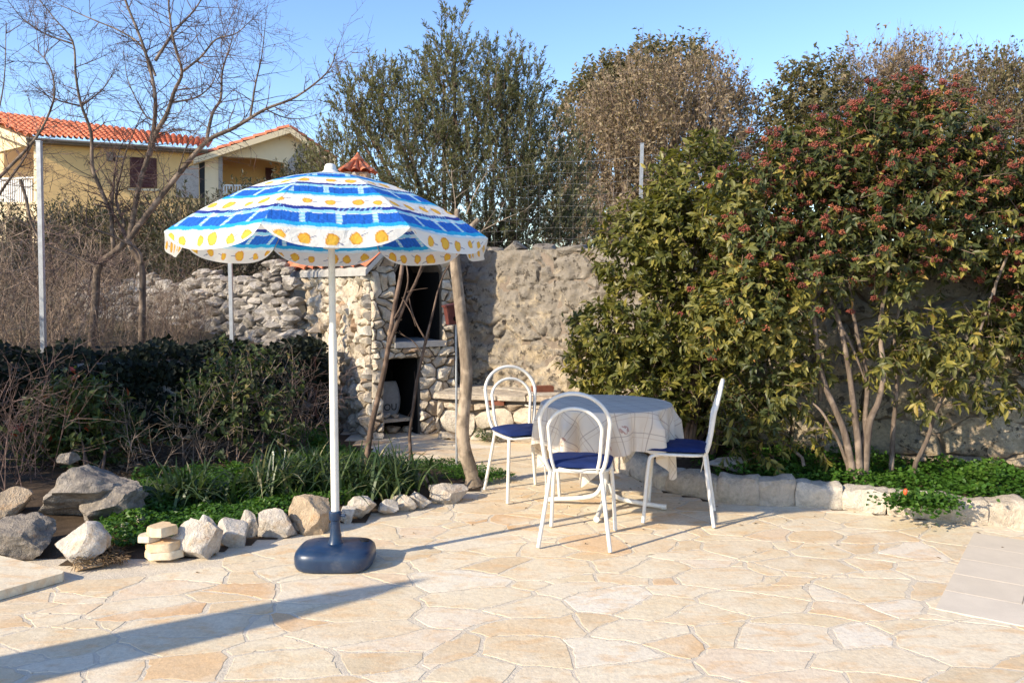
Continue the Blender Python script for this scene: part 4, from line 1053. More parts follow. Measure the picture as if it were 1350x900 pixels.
def make_cushion():
    root = empty('seat_cushion'); mb = MB(); V = []; F = []; n1 = 22
    for top in (1, -1):
        for j in range(n1 + 1):
            for i in range(n1 + 1):
                a, b = -1 + 2 * i / n1, -1 + 2 * j / n1
                e = max(0, (1 - a ** 4) * (1 - b ** 4)) ** .45; kx = 1 - .05 * abs(b) ** 3; ky = 1 - .05 * abs(a) ** 3
                z = (.030 * e if top > 0 else -.006 * e) + (.006 * noise.noise(Vector((a * 2.2, b * 2.2, 3))) - .012 * math.exp(-((a * a + b * b) / .02)) * 0 if top > 0 else 0)
                V.append((.198 * a * kx, .195 * b * ky, .474 + z))
    m_ = (n1 + 1) ** 2
    for tp in (0, 1):
        for j in range(n1):
            for i in range(n1):
                q = tp * m_ + j * (n1 + 1) + i; f_ = (q, q + 1, q + n1 + 2, q + n1 + 1); F.append(f_ if tp == 0 else f_[::-1])
    mb.add(V, F); bm = mb.build('cushion_pad', M['cushion'], root, smooth=60)
    me = bm.data; b_ = bmesh.new(); b_.from_mesh(me); bmesh.ops.remove_doubles(b_, verts=b_.verts, dist=.0008); b_.to_mesh(me); b_.free()
    return root
def strap(root, pts):
    mb = MB(); mb.tube(smooth_path(pts, 4), .0035, 6); mb.build('tie_strap', M['white_metal'], root, smooth=60)
ch0 = make_chair(); cu0 = make_cushion()
CH = [(G(709, 722), G(803, 727), G(730, 694), G(812, 700), 'white tube chair nearest the camera with its double hoop back towards us', 'blue pad on the chair nearest the camera'),
      (None, None, None, None, 'white tube chair in front of the stone bench, facing the camera', 'blue pad on the chair in front of the stone bench'),
      (None, None, None, None, 'white tube chair seen side on at the right of the table', 'blue pad on the right side on chair, partly under the cloth')]
def footc(pts): return sum((Vector((p.x, p.y, 0)) for p in pts), Vector()) / 4
pose = [(footc(CH[0][:4]), math.atan2(-.20, .97)),
        (Vector((.08, 6.11, 0)), math.atan2(-.38, -.92)),
        (Vector((1.105, 5.51, 0)), math.atan2(.965, .24))]
for i, (c, rz) in enumerate(pose):
    o = ch0 if i == 0 else copy_tree(ch0); k = cu0 if i == 0 else copy_tree(cu0)
    o.location = (c.x, c.y, .0095); o.rotation_euler = (0, 0, rz); k.location = (c.x, c.y, .0105); k.rotation_euler = (0, 0, rz)
    tag(o, CH[i][4], 'chair', 'white tube chairs round the table'); tag(k, CH[i][5], 'cushion', 'blue seat cushions on the chairs')
    if i == 0:
        allc = k
for i, (o, rz) in enumerate([(x, 0) for x in bpy.data.objects if x.name.startswith('seat_cushion') and x.parent is None]):
    if i == 0: strap(o, [(-.19, -.05, .475), (-.21, -.03, .45), (-.205, -.03, .36), (-.207, -.02, .27)]); strap(o, [(-.10, -.19, .468), (0, -.215, .462), (.06, -.2, .468), (.17, -.19, .472)])
    if i == 2: strap(o, [(.15, -.18, .468), (.175, -.175, .43), (.17, -.165, .34), (.18, -.15, .27)])

# ------------------------------------------------------------------ bird house on a metal post, rusty bar
bp = G(602, 611, .05); Yb = bp.y
bh = empty('bird_house', bp, 0, 'small red brown wooden box with a round hole on a thin metal post', 'bird house')
mb = MB(); mb.tube([(0, 0, 0), (0, 0, P(602, 428, Yb).z - .05)], .010, 10); mb.build('post', M['galv'], bh, smooth=50)
zc = P(597, 415, Yb).z - .05; Mx = Matrix.Rotation(R_(28), 3, 'Z') @ Matrix.Rotation(R_(-10), 3, 'Y')
mb = MB(); mb.box((-.03, 0, zc), (.10, .10, .15), M=Mx); bx_ = mb.build('box', M['wood_box'], bh)
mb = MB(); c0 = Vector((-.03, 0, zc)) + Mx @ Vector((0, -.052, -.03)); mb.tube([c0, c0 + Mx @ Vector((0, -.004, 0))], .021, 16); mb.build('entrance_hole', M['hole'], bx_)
mb = MB(); mb.box(Vector((-.03, 0, zc)) + Mx @ Vector((0, 0, .083)), (.12, .13, .014), M=Mx); mb.build('lid', M['wood_box'], bx_)
mb = MB(); a = G(419, 596, .0); mb.tube([(a.x, a.y + .6, .0), P(416, 545, a.y + .6), P(414, 470, a.y + .6)], .018, 8); o = mb.build('iron_bar', M['rust']); tag(o, 'rusty upright bar against the left side of the fireplace', 'bar')

# ------------------------------------------------------------------ fence posts and wire mesh
FPt = [(P(57, 470, 7.35), P(51, 187, 7.35), 'galvanised fence post standing left of the bare tree', .038), (P(306, 458, 8.15), P(303, 325, 8.15), 'galvanised fence post under the left edge of the parasol', .034), (P(843, 322, 8.75), P(846, 190, 8.75), 'pale square fence post above the tall wall and the citrus shrub', .034)]
for (a, b, lab, wd) in FPt:
    mb = MB(); h = b.z - a.z + .25; mb.box((0, 0, h / 2), (wd, wd, h)); mb.box((0, 0, h + .004), (wd + .006, wd + .006, .008))
    o = mb.build('fence_post', M['galv']); o.location = (a.x, a.y, a.z - .25); d = (b - a).normalized(); o.rotation_euler = (0, math.atan2(d.x, d.z), 0); tag(o, lab, 'fence post')
A_, B_, ra_ = [], [], []
wl = [Vector((-.9, 10.0, 0)), Vector((.45, 9.15, 0)), Vector((FPt[2][0].x, 8.78, 0)), Vector((2.65, 7.75, 0)), Vector((5.7, 6.6, 0))]
zt_ = FPt[2][1].z
for i in range(len(wl) - 1):
    a, b = wl[i], wl[i + 1]; L = (b - a).length
    for k in range(9):
        z = 1.95 + (zt_ - .12 - 1.95) * k / 8
        for q in range(6): A_.append((a.lerp(b, q / 6) + Vector((0, 0, z - .02 * math.sin(q / 6 * math.pi)))) [:]); B_.append((a.lerp(b, (q + 1) / 6) + Vector((0, 0, z - .02 * math.sin((q + 1) / 6 * math.pi))))[:]); ra_.append(.0010 if 0 < k < 8 else .0018)
    for k in range(int(L / .15)):
        q = a.lerp(b, (k + .5) * .15 / L); A_.append((q.x, q.y, 1.93)); B_.append((q.x, q.y, zt_ - .13)); ra_.append(.0008)
v, f = sticks(A_, B_, np.array(ra_), np.array(ra_), 4); M['dull_wire'] = plain('dull_wire', (.20, .19, .18), .6, .3)
tag(mesh_np('wire_mesh', v, [f], M['dull_wire'], None, np.zeros(len(v))), 'thin galvanised wire mesh above the tall stone wall', 'fence')

# ================================================================== HOUSE on the hill
D1 = 32.0
HA = P(48, 182, D1); HB = P(262, 199, D1 * 1.078); hu = (HB - HA); hu.z = 0; HL = hu.length; hu.normalize(); hn = Vector((hu.y, -hu.x, 0))
HB.z = HA.z
house = empty('house', (HA.x, HA.y, 2.6), 0, 'yellow two storey house with orange tiled roof up the hill behind the trees', 'house')
hl = lambda o: lower(o)
def hp(px, py, off=0.0): return onplane(px, py, HA + hn * off, hn)
Z0 = 1.6
mb = MB(); mb.slab([Vector((HA.x, HA.y, Z0)), Vector((HB.x, HB.y, Z0)), HB + Vector((0, 0, -.05)), HA + Vector((0, 0, -.05))], -hn * .3)
facade = hl(mb.build('wall', M['yellow_wall'], house))
# stone clad strip at the right end of the facade
q = [hp(x, y, .03) for x, y in ((232, 260), (232, 235), (242, 222), (262, 216), (262, 262))]
mb = MB(); mb.slab(q, -hn * .06); hl(mb.build('stone_cladding', M['house_stone'], house))
# shuttered window
q = [hp(x, y, .05) for x, y in ((171.5, 247), (207, 248), (206.5, 209), (171, 207))]
mb = MB(); mb.slab(q, -hn * .08); sh = hl(mb.build('shutter', M['maroon'], house))
mb = MB()
for k in range(9):
    t = (k + .5) / 9; a, b = q[0].lerp(q[3], t), q[1].lerp(q[2], t)
    for (s0, s1) in ((.04, .47), (.53, .96)): mb.slab([a.lerp(b, s0) + hn * .03, a.lerp(b, s1) + hn * .03, a.lerp(b, s1) + hn * .005 + Vector((0, 0, .07)), a.lerp(b, s0) + hn * .005 + Vector((0, 0, .07))], hn * .01)
mb.build('slats', M['maroon'], sh)
q2 = [hp(x, y, .06) for x, y in ((168, 251), (210, 252), (210, 249), (168, 248))]
mb = MB(); mb.slab(q2, -hn * .1); hl(mb.build('window_sill', M['cream_wall'], house))
# wall lamp on a white arm
a = hp(164, 207, .0); b = hp(146, 206, .45); mb = MB(); mb.tube([a, b], .03, 8); lamp = hl(mb.build('wall_bracket', M['white_rail'], house))
mb = MB(); mb.box(b + Vector((0, 0, -.02)), (.25, .2, .35)); mb.build('lamp_head', M['black'], lamp)
# left end: gable with loggia, railing and arch
gl = Vector((-.93, .36, 0)).normalized(); gn = Vector((gl.y, -gl.x, 0))
if gn.y > 0: gn = -gn
def gp(px, py, off=0.0): return onplane(px, py, HA + gn * off, gn)
mb = MB(); mb.slab([gp(-95, 130), gp(48, 182), gp(48, 190), gp(38, 191), gp(0, 200), gp(-95, 222)], -gn * .25); mb.slab([gp(44.5, 186), gp(50, 186), gp(50, 345), gp(44.5, 345)], -gn * .35)
mb.slab([gp(-95, 275), gp(44, 268), gp(44, 292), gp(-95, 292)], -gn * .3); mb.slab([gp(42, 291), gp(46, 291), gp(46, 345), gp(42, 345)], -gn * .3)
arch = [gp(8, 345), gp(8, 300), gp(12, 289), gp(18, 283), gp(25, 280.5), gp(32, 283), gp(38, 289), gp(42, 300)]
for i in range(len(arch) - 2):
    a, b = arch[i + 1], arch[i + 2]; za = gp(25, 278).z
    mb.slab([a, b, Vector((b.x, b.y, za + .3)), Vector((a.x, a.y, za + .3))], -gn * .3)
mb.slab([gp(-95, 291), gp(8, 291), gp(8, 345), gp(-95, 345)], -gn * .3)
hl(mb.build('gable_wall', M['cream_wall'], house))
mb = MB(); mb.slab([gp(-95, 190, -2.2), gp(60, 186, -2.2), gp(60, 275, -2.2), gp(-95, 275, -2.2)], -gn * .1); hl(mb.build('loggia_back_wall', M['cream_wall'], house))
mb = MB(); mb.slab([gp(-20, 345, -1.2), gp(70, 345, -1.2), gp(70, 270, -1.2), gp(-20, 270, -1.2)], -gn * .1); hl(mb.build('arch_recess', M['arch'], house))
mb = MB(); mb.slab([gp(-95, 268), gp(46, 266), gp(46, 266) - gn * 2.2, gp(-95, 268) - gn * 2.2], (0, 0, -.15)); hl(mb.build('balcony_floor', M['cream_wall'], house))
mb = MB(); mb.slab([gp(-95, 238), gp(44, 233), gp(44, 235), gp(-95, 240)], -gn * .06)
for k in range(46):
    x = -90 + k * 2.9; mb.slab([gp(x, 237), gp(x + 1.5, 237), gp(x + 1.5, 269), gp(x, 269)], -gn * .03)
hl(mb.build('railing', M['white_rail'], house))
# main roof
rdg_l, rdg_r = gp(-95, 128, .4), P(279, 184, 38.5)
eL, eR = HA + hn * .45 + Vector((0, 0, -.02)) - hu * .3, HB + hn * .45 + Vector((0, 0, -.02)) + hu * .3
rl = P(-12, 147.5, 36.5); rr0 = P(281, 184.5, 39.5)
mb = MB(); tile_patch(mb, eL, eR, rl, rr0, 34, 9, .085, 6, .05)
roof_h = hl(mb.build('roof', M['tile'], house, smooth=50))
mb = MB(); rake = gp(-110, 122, .4)
tile_patch(mb, rake, eL + Vector((0, 0, .0)), rl + Vector((-3, 1.5, .9)), rl, 12, 4, .08, 6, .05); hl(mb.build('roof', M['tile'], house, smooth=50))
mb = MB(); mb.slab([rake + Vector((0, 0, -.1)), eL + Vector((0, 0, -.08)), eL + Vector((0, 0, -.38)), rake + Vector((0, 0, -.4))], -gn * .12); hl(mb.build('barge_board', M['cream_wall'], house))
mb = MB(); mb.tube([eL + Vector((0, 0, -.10)) + hn * .05, eR + Vector((0, 0, -.10)) + hn * .05], .055, 8); mb.slab([eL + Vector((0, 0, -.14)), eR + Vector((0, 0, -.14)), eR - hn * .5 + Vector((0, 0, -.14)), eL - hn * .5 + Vector((0, 0, -.14))], (0, 0, -.06)); hl(mb.build('gutter', M['gutter'], house))
# right wing with gable and loggia
wu = Vector((.93, .37, 0)).normalized(); wn = Vector((wu.y, -wu.x, 0)); WA = P(262, 205, 34.6)
def wp(px, py, off=0.0): return onplane(px, py, WA + wn * off, wn)
mb = MB(); mb.slab([wp(264, 208), wp(382, 169), wp(432, 203), wp(432, 215), wp(376, 215), wp(340, 208.5), wp(293, 206), wp(264, 212)], -wn * .3)
mb.slab([wp(270, 207), wp(288, 206), wp(288, 300), wp(270, 300)], -wn * .35)
mb.slab([wp(288, 252), wp(380, 252), wp(380, 300), wp(288, 300)], -wn * .3)
mb.slab([wp(375, 214), wp(392, 216), wp(392, 300), wp(375, 300)], -wn * .3)
hl(mb.build('wing_wall', M['cream_wall'], house))
mb = MB(); mb.slab([wp(x, y, .04) for x, y in ((288, 206), (293.5, 206), (293.5, 300), (288, 300))], -wn * .4); mb.slab([wp(x, y, .05) for x, y in ((378, 232), (380, 212), (388, 203), (394, 190), (404, 186), (434, 205), (434, 300), (378, 300))], -wn * .25); hl(mb.build('stone_cladding', M['house_stone'], house))
mb = MB(); mb.slab([wp(262, 200, -2.6), wp(385, 200, -2.6), wp(385, 300, -2.6), wp(262, 300, -2.6)], -wn * .1); hl(mb.build('loggia_back_wall', M['yellow_wall'], house))
mb = MB(); mb.slab([wp(x, y, -2.5) for x, y in ((350, 221), (360, 222), (360, 262), (350, 262))], -wn * .06); hl(mb.build('door', M['maroon'], house))
mb = MB(); mb.slab([wp(x, y, .0) for x, y in ((262, 214), (270, 213), (270, 300), (262, 300))], -wn * 1.4); hl(mb.build('recess_window', M['black'], house))
mb = MB(); mb.slab([wp(x, y, .05) for x, y in ((292, 243), (377, 245), (377, 247), (292, 245))], -wn * .15)
for k in range(22): x = 294 + k * 3.8; mb.slab([wp(x, 245, .03), wp(x + 1.9, 245, .03), wp(x + 1.9, 255, .03), wp(x, 255, .03)], -wn * .1)
hl(mb.build('railing', M['white_rail'], house))
pk0, l0_, rr1 = wp(382, 165.5, .5), wp(255, 206, .5), wp(444, 209, .5); back = -wn * 7
mb = MB(); tile_patch(mb, l0_ + back, l0_, pk0 + back, pk0, 20, 8, .085, 6, .05); tile_patch(mb, rr1, rr1 + back, pk0, pk0 + back, 20, 6, .085, 6, .05); hl(mb.build('wing_roof', M['tile'], house, smooth=50))
mb = MB()
for a, b in ((l0_, pk0), (pk0, rr1)): mb.slab([a + Vector((0, 0, -.06)), b + Vector((0, 0, -.06)), b + Vector((0, 0, -.3)), a + Vector((0, 0, -.3))], -wn * .5)
hl(mb.build('barge_board', M['cream_wall'], house))

# ================================================================== TREES AND SHRUBS
def lobe(px, py, Y, rpx, ry=None, squash=1.0):
    c = P(px, py, Y); r_ = rpx / F_PX * Y; return (np.array(c), np.array((r_, ry if ry else r_, r_ * squash)))
def plant(name, label, cat, base, lobes, bark, trunk_r, parts, group=None, stems=1, spread=.1, crownname='crown', trunkname='trunk', mid=.45, seed=0):
    root = empty(name, base, 0, label, cat, group); r = np.random.default_rng(seed); mb = MB(); base = Vector(base)
    for k in range(stems):
        b0 = base + Vector((r.normal(0, spread), r.normal(0, spread * .6), 0)) if stems > 1 else base
        for l in lobes[k::stems]:
            c = Vector(l[0]); m1 = b0.lerp(c, mid) + Vector(r.normal(0, .06, 3)) * (c - b0).length; m1.z = max(m1.z, b0.z + .2 * (c.z - b0.z))
            f0 = b0 + Vector((r.normal(0, trunk_r * .4), r.normal(0, trunk_r * .4), -.1))
            pp = smooth_path([f0, f0.lerp(m1, .5) + Vector(r.normal(0, .03, 3)), m1, c], 5); mb.tube(pp, lerp_r(trunk_r, trunk_r * .22, len(pp)), 8)
    lower(mb.build(trunkname, bark, root, smooth=60))
    for pn, V_, F_, R_n, mt in parts:
        lower(mesh_np(pn, V_, F_, mt, root, R_n))
    return root
def crown_of(lobes, r, n, leaves, length, up, out, rand, L, W, **kw):
    lv, sv, tips = shoots(lobes, n, leaves, length, up, out, rand, L, W, r, **kw); return lv, sv, tips
def combine(lv, sv): return merge([lv])  # leaves only; stems go to a part of their own

# olive tree behind the parasol
r = np.random.default_rng(201); Yo = 11.2
ol = [lobe(x, y, Yo + dy, rp, None, sq) for x, y, rp, sq, dy in ((600, 150, 62, 1.3, 0), (530, 170, 58, 1.3, .2), (480, 190, 48, 1.3, 0), (440, 232, 42, 1.0, .3), (655, 180, 58, 1.3, -.2), (700, 200, 50, 1.3, .1), (735, 235, 45, 1.1, 0), (560, 235, 70, 1.0, -.4), (640, 260, 70, 1.0, -.5), (710, 280, 60, 1.0, -.4), (600, 70, 24, 2.2, 0), (585, 105, 28, 1.6, .1), (655, 110, 30, 1.5, .1), (690, 125, 28, 1.6, 0), (500, 130, 30, 1.4, 0), (470, 140, 24, 1.6, .1), (520, 300, 55, .9, 0), (690, 315, 55, .6, -.3), (760, 310, 40, .7, 0), (640, 320, 50, .6, -.3))]
lv, sv, _ = crown_of(ol, r, 3300, 24, (.18, .42), 1.15, .7, .42, .060, .0165, angle=.62, shell=.15, power=2.2, stem=.0035)
tw = (sv[0], [sv[1]], np.repeat(.5, len(sv[0])))
root = plant('olive_tree', 'tall grey green olive tree directly behind the parasol', 'tree', P(600, 420, Yo) , ol, M['bark_brown'], .07, [('crown', *lv, M['olive_leaf']), ('twigs', *tw, M['bark_twig'])], stems=4, spread=.15, seed=3)
# brown tree with withered leaves
def fuzzy(name, label, base, lobes, n, seed, leafmat, L, W, leaves, twig_len, tr, ngreen=0, grp=None):
    r = np.random.default_rng(seed); parts = []
    p, o, t = in_lobes(lobes, n, r, .35, 2.0); d = unit(np.array([0, 0, 1.0]) + o * .7 + r.normal(0, .35, (n, 3))); ln = r.uniform(.5, 1.15, n) * twig_len
    A = [p]; B = [p + d * ln[:, None]]
    for k in range(5):
        q = p + d * (ln * r.uniform(.15, .85, n))[:, None]; d2 = unit(d + r.normal(0, .45, (n, 3))); A.append(q); B.append(q + d2 * (ln * r.uniform(.35, .6, n))[:, None])
    A, B = np.vstack(A), np.vstack(B); rr = np.r_[np.full(n, tr), np.full(5 * n, tr * .6)]
    v, f = sticks(A, B, rr, rr * .5); parts.append(('twigs', v, [f], np.repeat(r.random(len(A)), 6), M['dry_twig']))
    m = len(A); k = leaves; sel = r.integers(0, m, k); tt_ = r.random(k)[:, None]; pos = A[sel] * (1 - tt_) + B[sel] * tt_
    lv = leafmesh(pos, r.normal(0, 1, (k, 3)) + np.array([0, 0, .2]), r.normal(0, 1, (k, 3)), L * r.uniform(.6, 1.3, k), W, r.random(k) * .86 if ngreen == 0 else r.random(k)); parts.append(('crown', *lv, leafmat))
    return plant(name, label, 'tree', base, lobes, M['bark_brown'], .12, parts, grp, stems=3, spread=.3, seed=seed)
Yb_ = 18.0
bl = [lobe(x, y, Yb_ + dy, rp, None, sq) for x, y, rp, sq, dy in ((790, 200, 62, 1.0, 0), (850, 165, 72, 1.0, -.5), (915, 150, 62, 1.0, 0), (955, 175, 50, 1.05, 0), (900, 220, 80, 1.0, -.8), (820, 250, 72, 1.0, -.5), (960, 230, 42, 1.0, 0), (790, 290, 60, .8, 0), (900, 290, 80, .8, 0), (760, 320, 45, .8, -3), (820, 325, 50, .8, -3))]
fuzzy('brown_tree', 'broad round tree of brown withered leaves behind the tall wall', P(880, 420, Yb_), bl, 3600, 211, M['oak_leaf'], .085, .05, 34000, .62, .0055)
gl_ = [lobe(x, y, 20.5 + dy, rp, None, sq) for x, y, rp, sq, dy in ((800, 120, 34, 1.0, 0), (850, 95, 34, .9, 0), (900, 85, 28, .8, .3), (770, 150, 34, 1.1, 0), (830, 150, 55, 1, 0), (925, 100, 18, .8, 0))]
r = np.random.default_rng(221); lv, sv, _ = crown_of(gl_, r, 1500, 9, (.2, .6), .8, .6, .5, .11, .07, angle=1.0, shell=.35, power=2)
plant('evergreen_oak', 'olive green oak crown showing above the round brown tree', 'tree', P(850, 420, 20.5), gl_, M['bark_brown'], .14, [('crown', *lv, M['oak_green']), ('twigs', sv[0], [sv[1]], np.repeat(.5, len(sv[0])), M['bark_twig'])], stems=2, spread=.2, seed=5)
gl2 = [lobe(x, y, 17 + dy, rp, None, sq) for x, y, rp, sq, dy in ((1060, 130, 36, 1.1, 0), (1090, 115, 30, 1.1, 0), (1040, 170, 32, 1.1, 0), (1080, 175, 45, 1, -.3), (1050, 220, 45, 1, 0), (1100, 230, 50, 1, 0), (1020, 255, 30, 1, 0))]
r = np.random.default_rng(222); lv, sv, _ = crown_of(gl2, r, 1300, 9, (.2, .6), .8, .6, .5, .10, .06, angle=1.0, shell=.3, power=2)
plant('evergreen_oak', 'grey green oak behind the left side of the berry shrub', 'tree', P(1070, 420, 17), gl2, M['bark_brown'], .11, [('crown', *lv, M['oak_green']), ('twigs', sv[0], [sv[1]], np.repeat(.5, len(sv[0])), M['bark_twig'])], stems=2, spread=.2, seed=6)
bl2 = [lobe(x, y, 18 + dy, rp, None, sq) for x, y, rp, sq, dy in ((1150, 130, 48, 1.0, 0), (1210, 130, 52, 1.0, 0), (1130, 180, 50, 1, 0), (1200, 190, 60, 1, -.4), (1160, 240, 60, 1, 0))]
fuzzy('brown_tree', 'reddish brown twiggy tree behind the top of the berry shrub', P(1180, 420, 18), bl2, 1900, 213, M['oak_leaf'], .08, .045, 12000, .7, .0055)
bl3 = [lobe(x, y, 16.5 + dy, rp, None, sq) for x, y, rp, sq, dy in ((1310, 140, 45, 1.1, 0), (1350, 150, 50, 1.0, 0), (1300, 200, 55, 1, 0), (1370, 210, 70, 1, 0), (1290, 130, 25, 1.3, 0), (1410, 150, 50, 1, 0), (1340, 260, 55, .8, 0))]
M['oak_dull'] = M['oak_green']
fuzzy('brown_tree', 'brown and green twiggy tree at the right edge behind the berry shrub', P(1340, 420, 16.5), bl3, 1900, 214, M['oak_green'], .085, .05, 16000, .6, .005, 1)

# citrus shrub at the middle of the right bed
r = np.random.default_rng(231); Yc = 7.15
cl = [lobe(x, y, Yc + dy, rp, None, sq) for x, y, rp, sq, dy in ((872, 300, 42, 1.0, .2), (920, 250, 55, 1.0, .2), (840, 330, 50, 1.0, 0), (910, 330, 66, 1, -.1), (970, 300, 50, 1, .2), (800, 450, 46, .9, -.05), (850, 430, 60, 1, -.15), (920, 430, 62, 1, -.15), (840, 510, 60, .8, -.05), (910, 500, 55, .9, -.2), (790, 480, 38, .8, 0), (880, 560, 46, .7, .1), (945, 520, 48, 1, .1), (970, 400, 45, 1, .2), (938, 205, 16, 1.6, .3))]
def cit(n_, sr, r): return np.clip(.5 * sr + .5 * r.random(n_), 0, 1)
lv, sv, _ = crown_of(cl, r, 2400, 11, (.06, .20), .55, 1.0, .45, .070, .029, kind='leaf', angle=.85, shell=.55, power=1.6, rmode=cit, stem=.003, curl=.22, droop=.25)
plant('citrus_shrub', 'dense yellow green citrus shrub growing against the wall behind the table', 'shrub', G(915, 606, .1), cl, M['bark_brown'], .032, [('crown', *lv, M['citrus_leaf']), ('twigs', sv[0], [sv[1]], np.repeat(.5, len(sv[0])), M['bark_brown'])], stems=3, spread=.06, seed=8)

# berry shrub (large) with red berry clusters
r = np.random.default_rng(241); Yv = 6.35
vl = [lobe(x, y, Yv + dy, rp, None, sq) for x, y, rp, sq, dy in ((1180, 165, 48, .9, .2), (1150, 210, 62, .9, .1), (1230, 190, 56, .9, .2), (1060, 215, 48, .9, .1), (1010, 260, 54, .9, 0), (1090, 270, 66, .9, 0), (1180, 270, 70, .9, 0), (1260, 255, 62, .9, .1), (1310, 240, 50, 1, .2), (1000, 330, 52, .9, -.05), (1070, 345, 60, .8, -.1), (1150, 325, 58, .7, -.1), (1240, 315, 60, .7, 0), (1325, 300, 60, .9, .1), (1000, 410, 55, .9, -.15), (960, 430, 42, .9, -.1), (1365, 370, 50, 1, .05), (1345, 430, 36, .8, .05), (1010, 480, 34, .9, -.05), (985, 545, 40, .8, 0), (1390, 290, 60, 1.2, .1), (1400, 420, 60, 1.2, .1))]
low = [lobe(x, y, 6.1 + dy, rp, None, sq) for x, y, rp, sq, dy in ((1170, 455, 26, .8, 0), (1205, 440, 30, .8, 0), (1235, 470, 26, .8, 0), (1270, 490, 26, .7, 0), (1150, 480, 20, .8, 0), (1230, 530, 22, .8, 0), (1110, 560, 14, .8, 0), (1290, 440, 34, .8, .1), (1040, 520, 26, .8, .1), (1062, 475, 24, .8, .1), (1085, 588, 16, .8, 0), (1010, 592, 24, .7, .15), (965, 572, 26, .8, .2), (1320, 520, 22, .8, .1), (1195, 390, 26, .8, .1))]
def vib(n_, sr, r): return np.clip(.55 * sr + .45 * r.random(n_), 0, 1) ** 1.15
lv, sv, (tp, td, tt_) = crown_of(vl, r, 3700, 12, (.08, .24), .5, .9, .5, .060, .025, kind='leaf', angle=.95, shell=.5, power=1.5, rmode=vib, curl=.25, droop=.35)
lv2, sv2, _ = crown_of(low, r, 400, 10, (.06, .2), .2, .8, .5, .070, .026, kind='leaf', angle=.9, shell=.3, rmode=lambda n_, sr, r: np.clip(.35 + .45 * r.random(n_) + .15 * sr, 0, .95), curl=.3, droop=.5)
vy = [lobe(x, y, Yv + dy, rp, None, .9) for x, y, rp, dy in ((1000, 405, 50, -.2), (955, 432, 38, -.15), (1020, 440, 34, -.15), (960, 270, 24, -.1), (985, 310, 34, -.12))]
lv3, sv3, _ = crown_of(vy, r, 330, 10, (.06, .2), .5, .9, .5, .060, .027, kind='leaf', angle=.95, shell=.6, rmode=lambda n_, sr, r: np.clip(.5 + .3 * r.random(n_) + .16 * sr, 0, .94), curl=.25, droop=.3)
lv = merge([lv, lv2, lv3]); sv = merge([(sv[0], sv[1], np.repeat(.5, len(sv[0]))), (sv2[0], sv2[1], np.repeat(.5, len(sv2[0])))])
# berry clusters on the outer shoot tips
m = (tp[:, 2] > P(1100, 480, Yv).z) & (tt_ > .66) & (td[:, 1] < .6); ids = np.nonzero(m)[0]
hgt = (tp[ids, 2] - 1.1) / 2.2; ids = ids[r.random(len(ids)) < np.clip(.17 + .55 * hgt, .12, .64)]
bpos = []; bs = []
for i in ids:
    nb = r.integers(22, 44); u_ = unit(r.normal(0, 1, (nb, 3)))
    bpos.append(tp[i] + td[i] * .01 + u_ * np.array([.034, .034, .022]) * r.random((nb, 1)) ** .4 * r.uniform(.7, 1.3)); bs.append(np.full(nb, r.random()))
bpos = np.vstack(bpos); bs = np.concatenate(bs); bm = bmesh.new(); bmesh.ops.create_icosphere(bm, subdivisions=1, radius=1)
IV = np.array([v.co for v in bm.verts])[:]; IF = np.array([[v.index for v in f.verts] for f in bm.faces]); bm.free()
oc = np.array([(1, 0, 0), (-1, 0, 0), (0, 1, 0), (0, -1, 0), (0, 0, 1), (0, 0, -1)], float); of = np.array([(0, 2, 4), (2, 1, 4), (1, 3, 4), (3, 0, 4), (2, 0, 5), (1, 2, 5), (3, 1, 5), (0, 3, 5)])
bv = (bpos[:, None] + oc[None] * r.uniform(.005, .009, (len(bpos), 1, 1))).reshape(-1, 3); bf = (np.arange(len(bpos))[:, None, None] * 6 + of[None]).reshape(-1, 3)
n = N('red_berry_clusters'); cb = n.ramp(n.attr('rnd'), [(0, (.11, .026, .016)), (.5, (.20, .045, .028)), (1, (.29, .095, .045))]); M['berries'] = n.done(cb, .4, None, .4)
bush = empty('berry_shrub', G(1133, 640, .12), 0, 'big shrub with red berry clusters spreading over the right half of the wall', 'shrub')
lower(mesh_np('crown', *lv[:2], M['vib_leaf'], bush, lv[2])); lower(mesh_np('twigs', *sv[:2], M['bark_brown'], bush, sv[2])); bo = lower(mesh_np('berries', bv, [bf], M['berries'], bush, np.repeat(bs, 6), smooth=True)); bo['kind'] = 'stuff'
mb = MB()
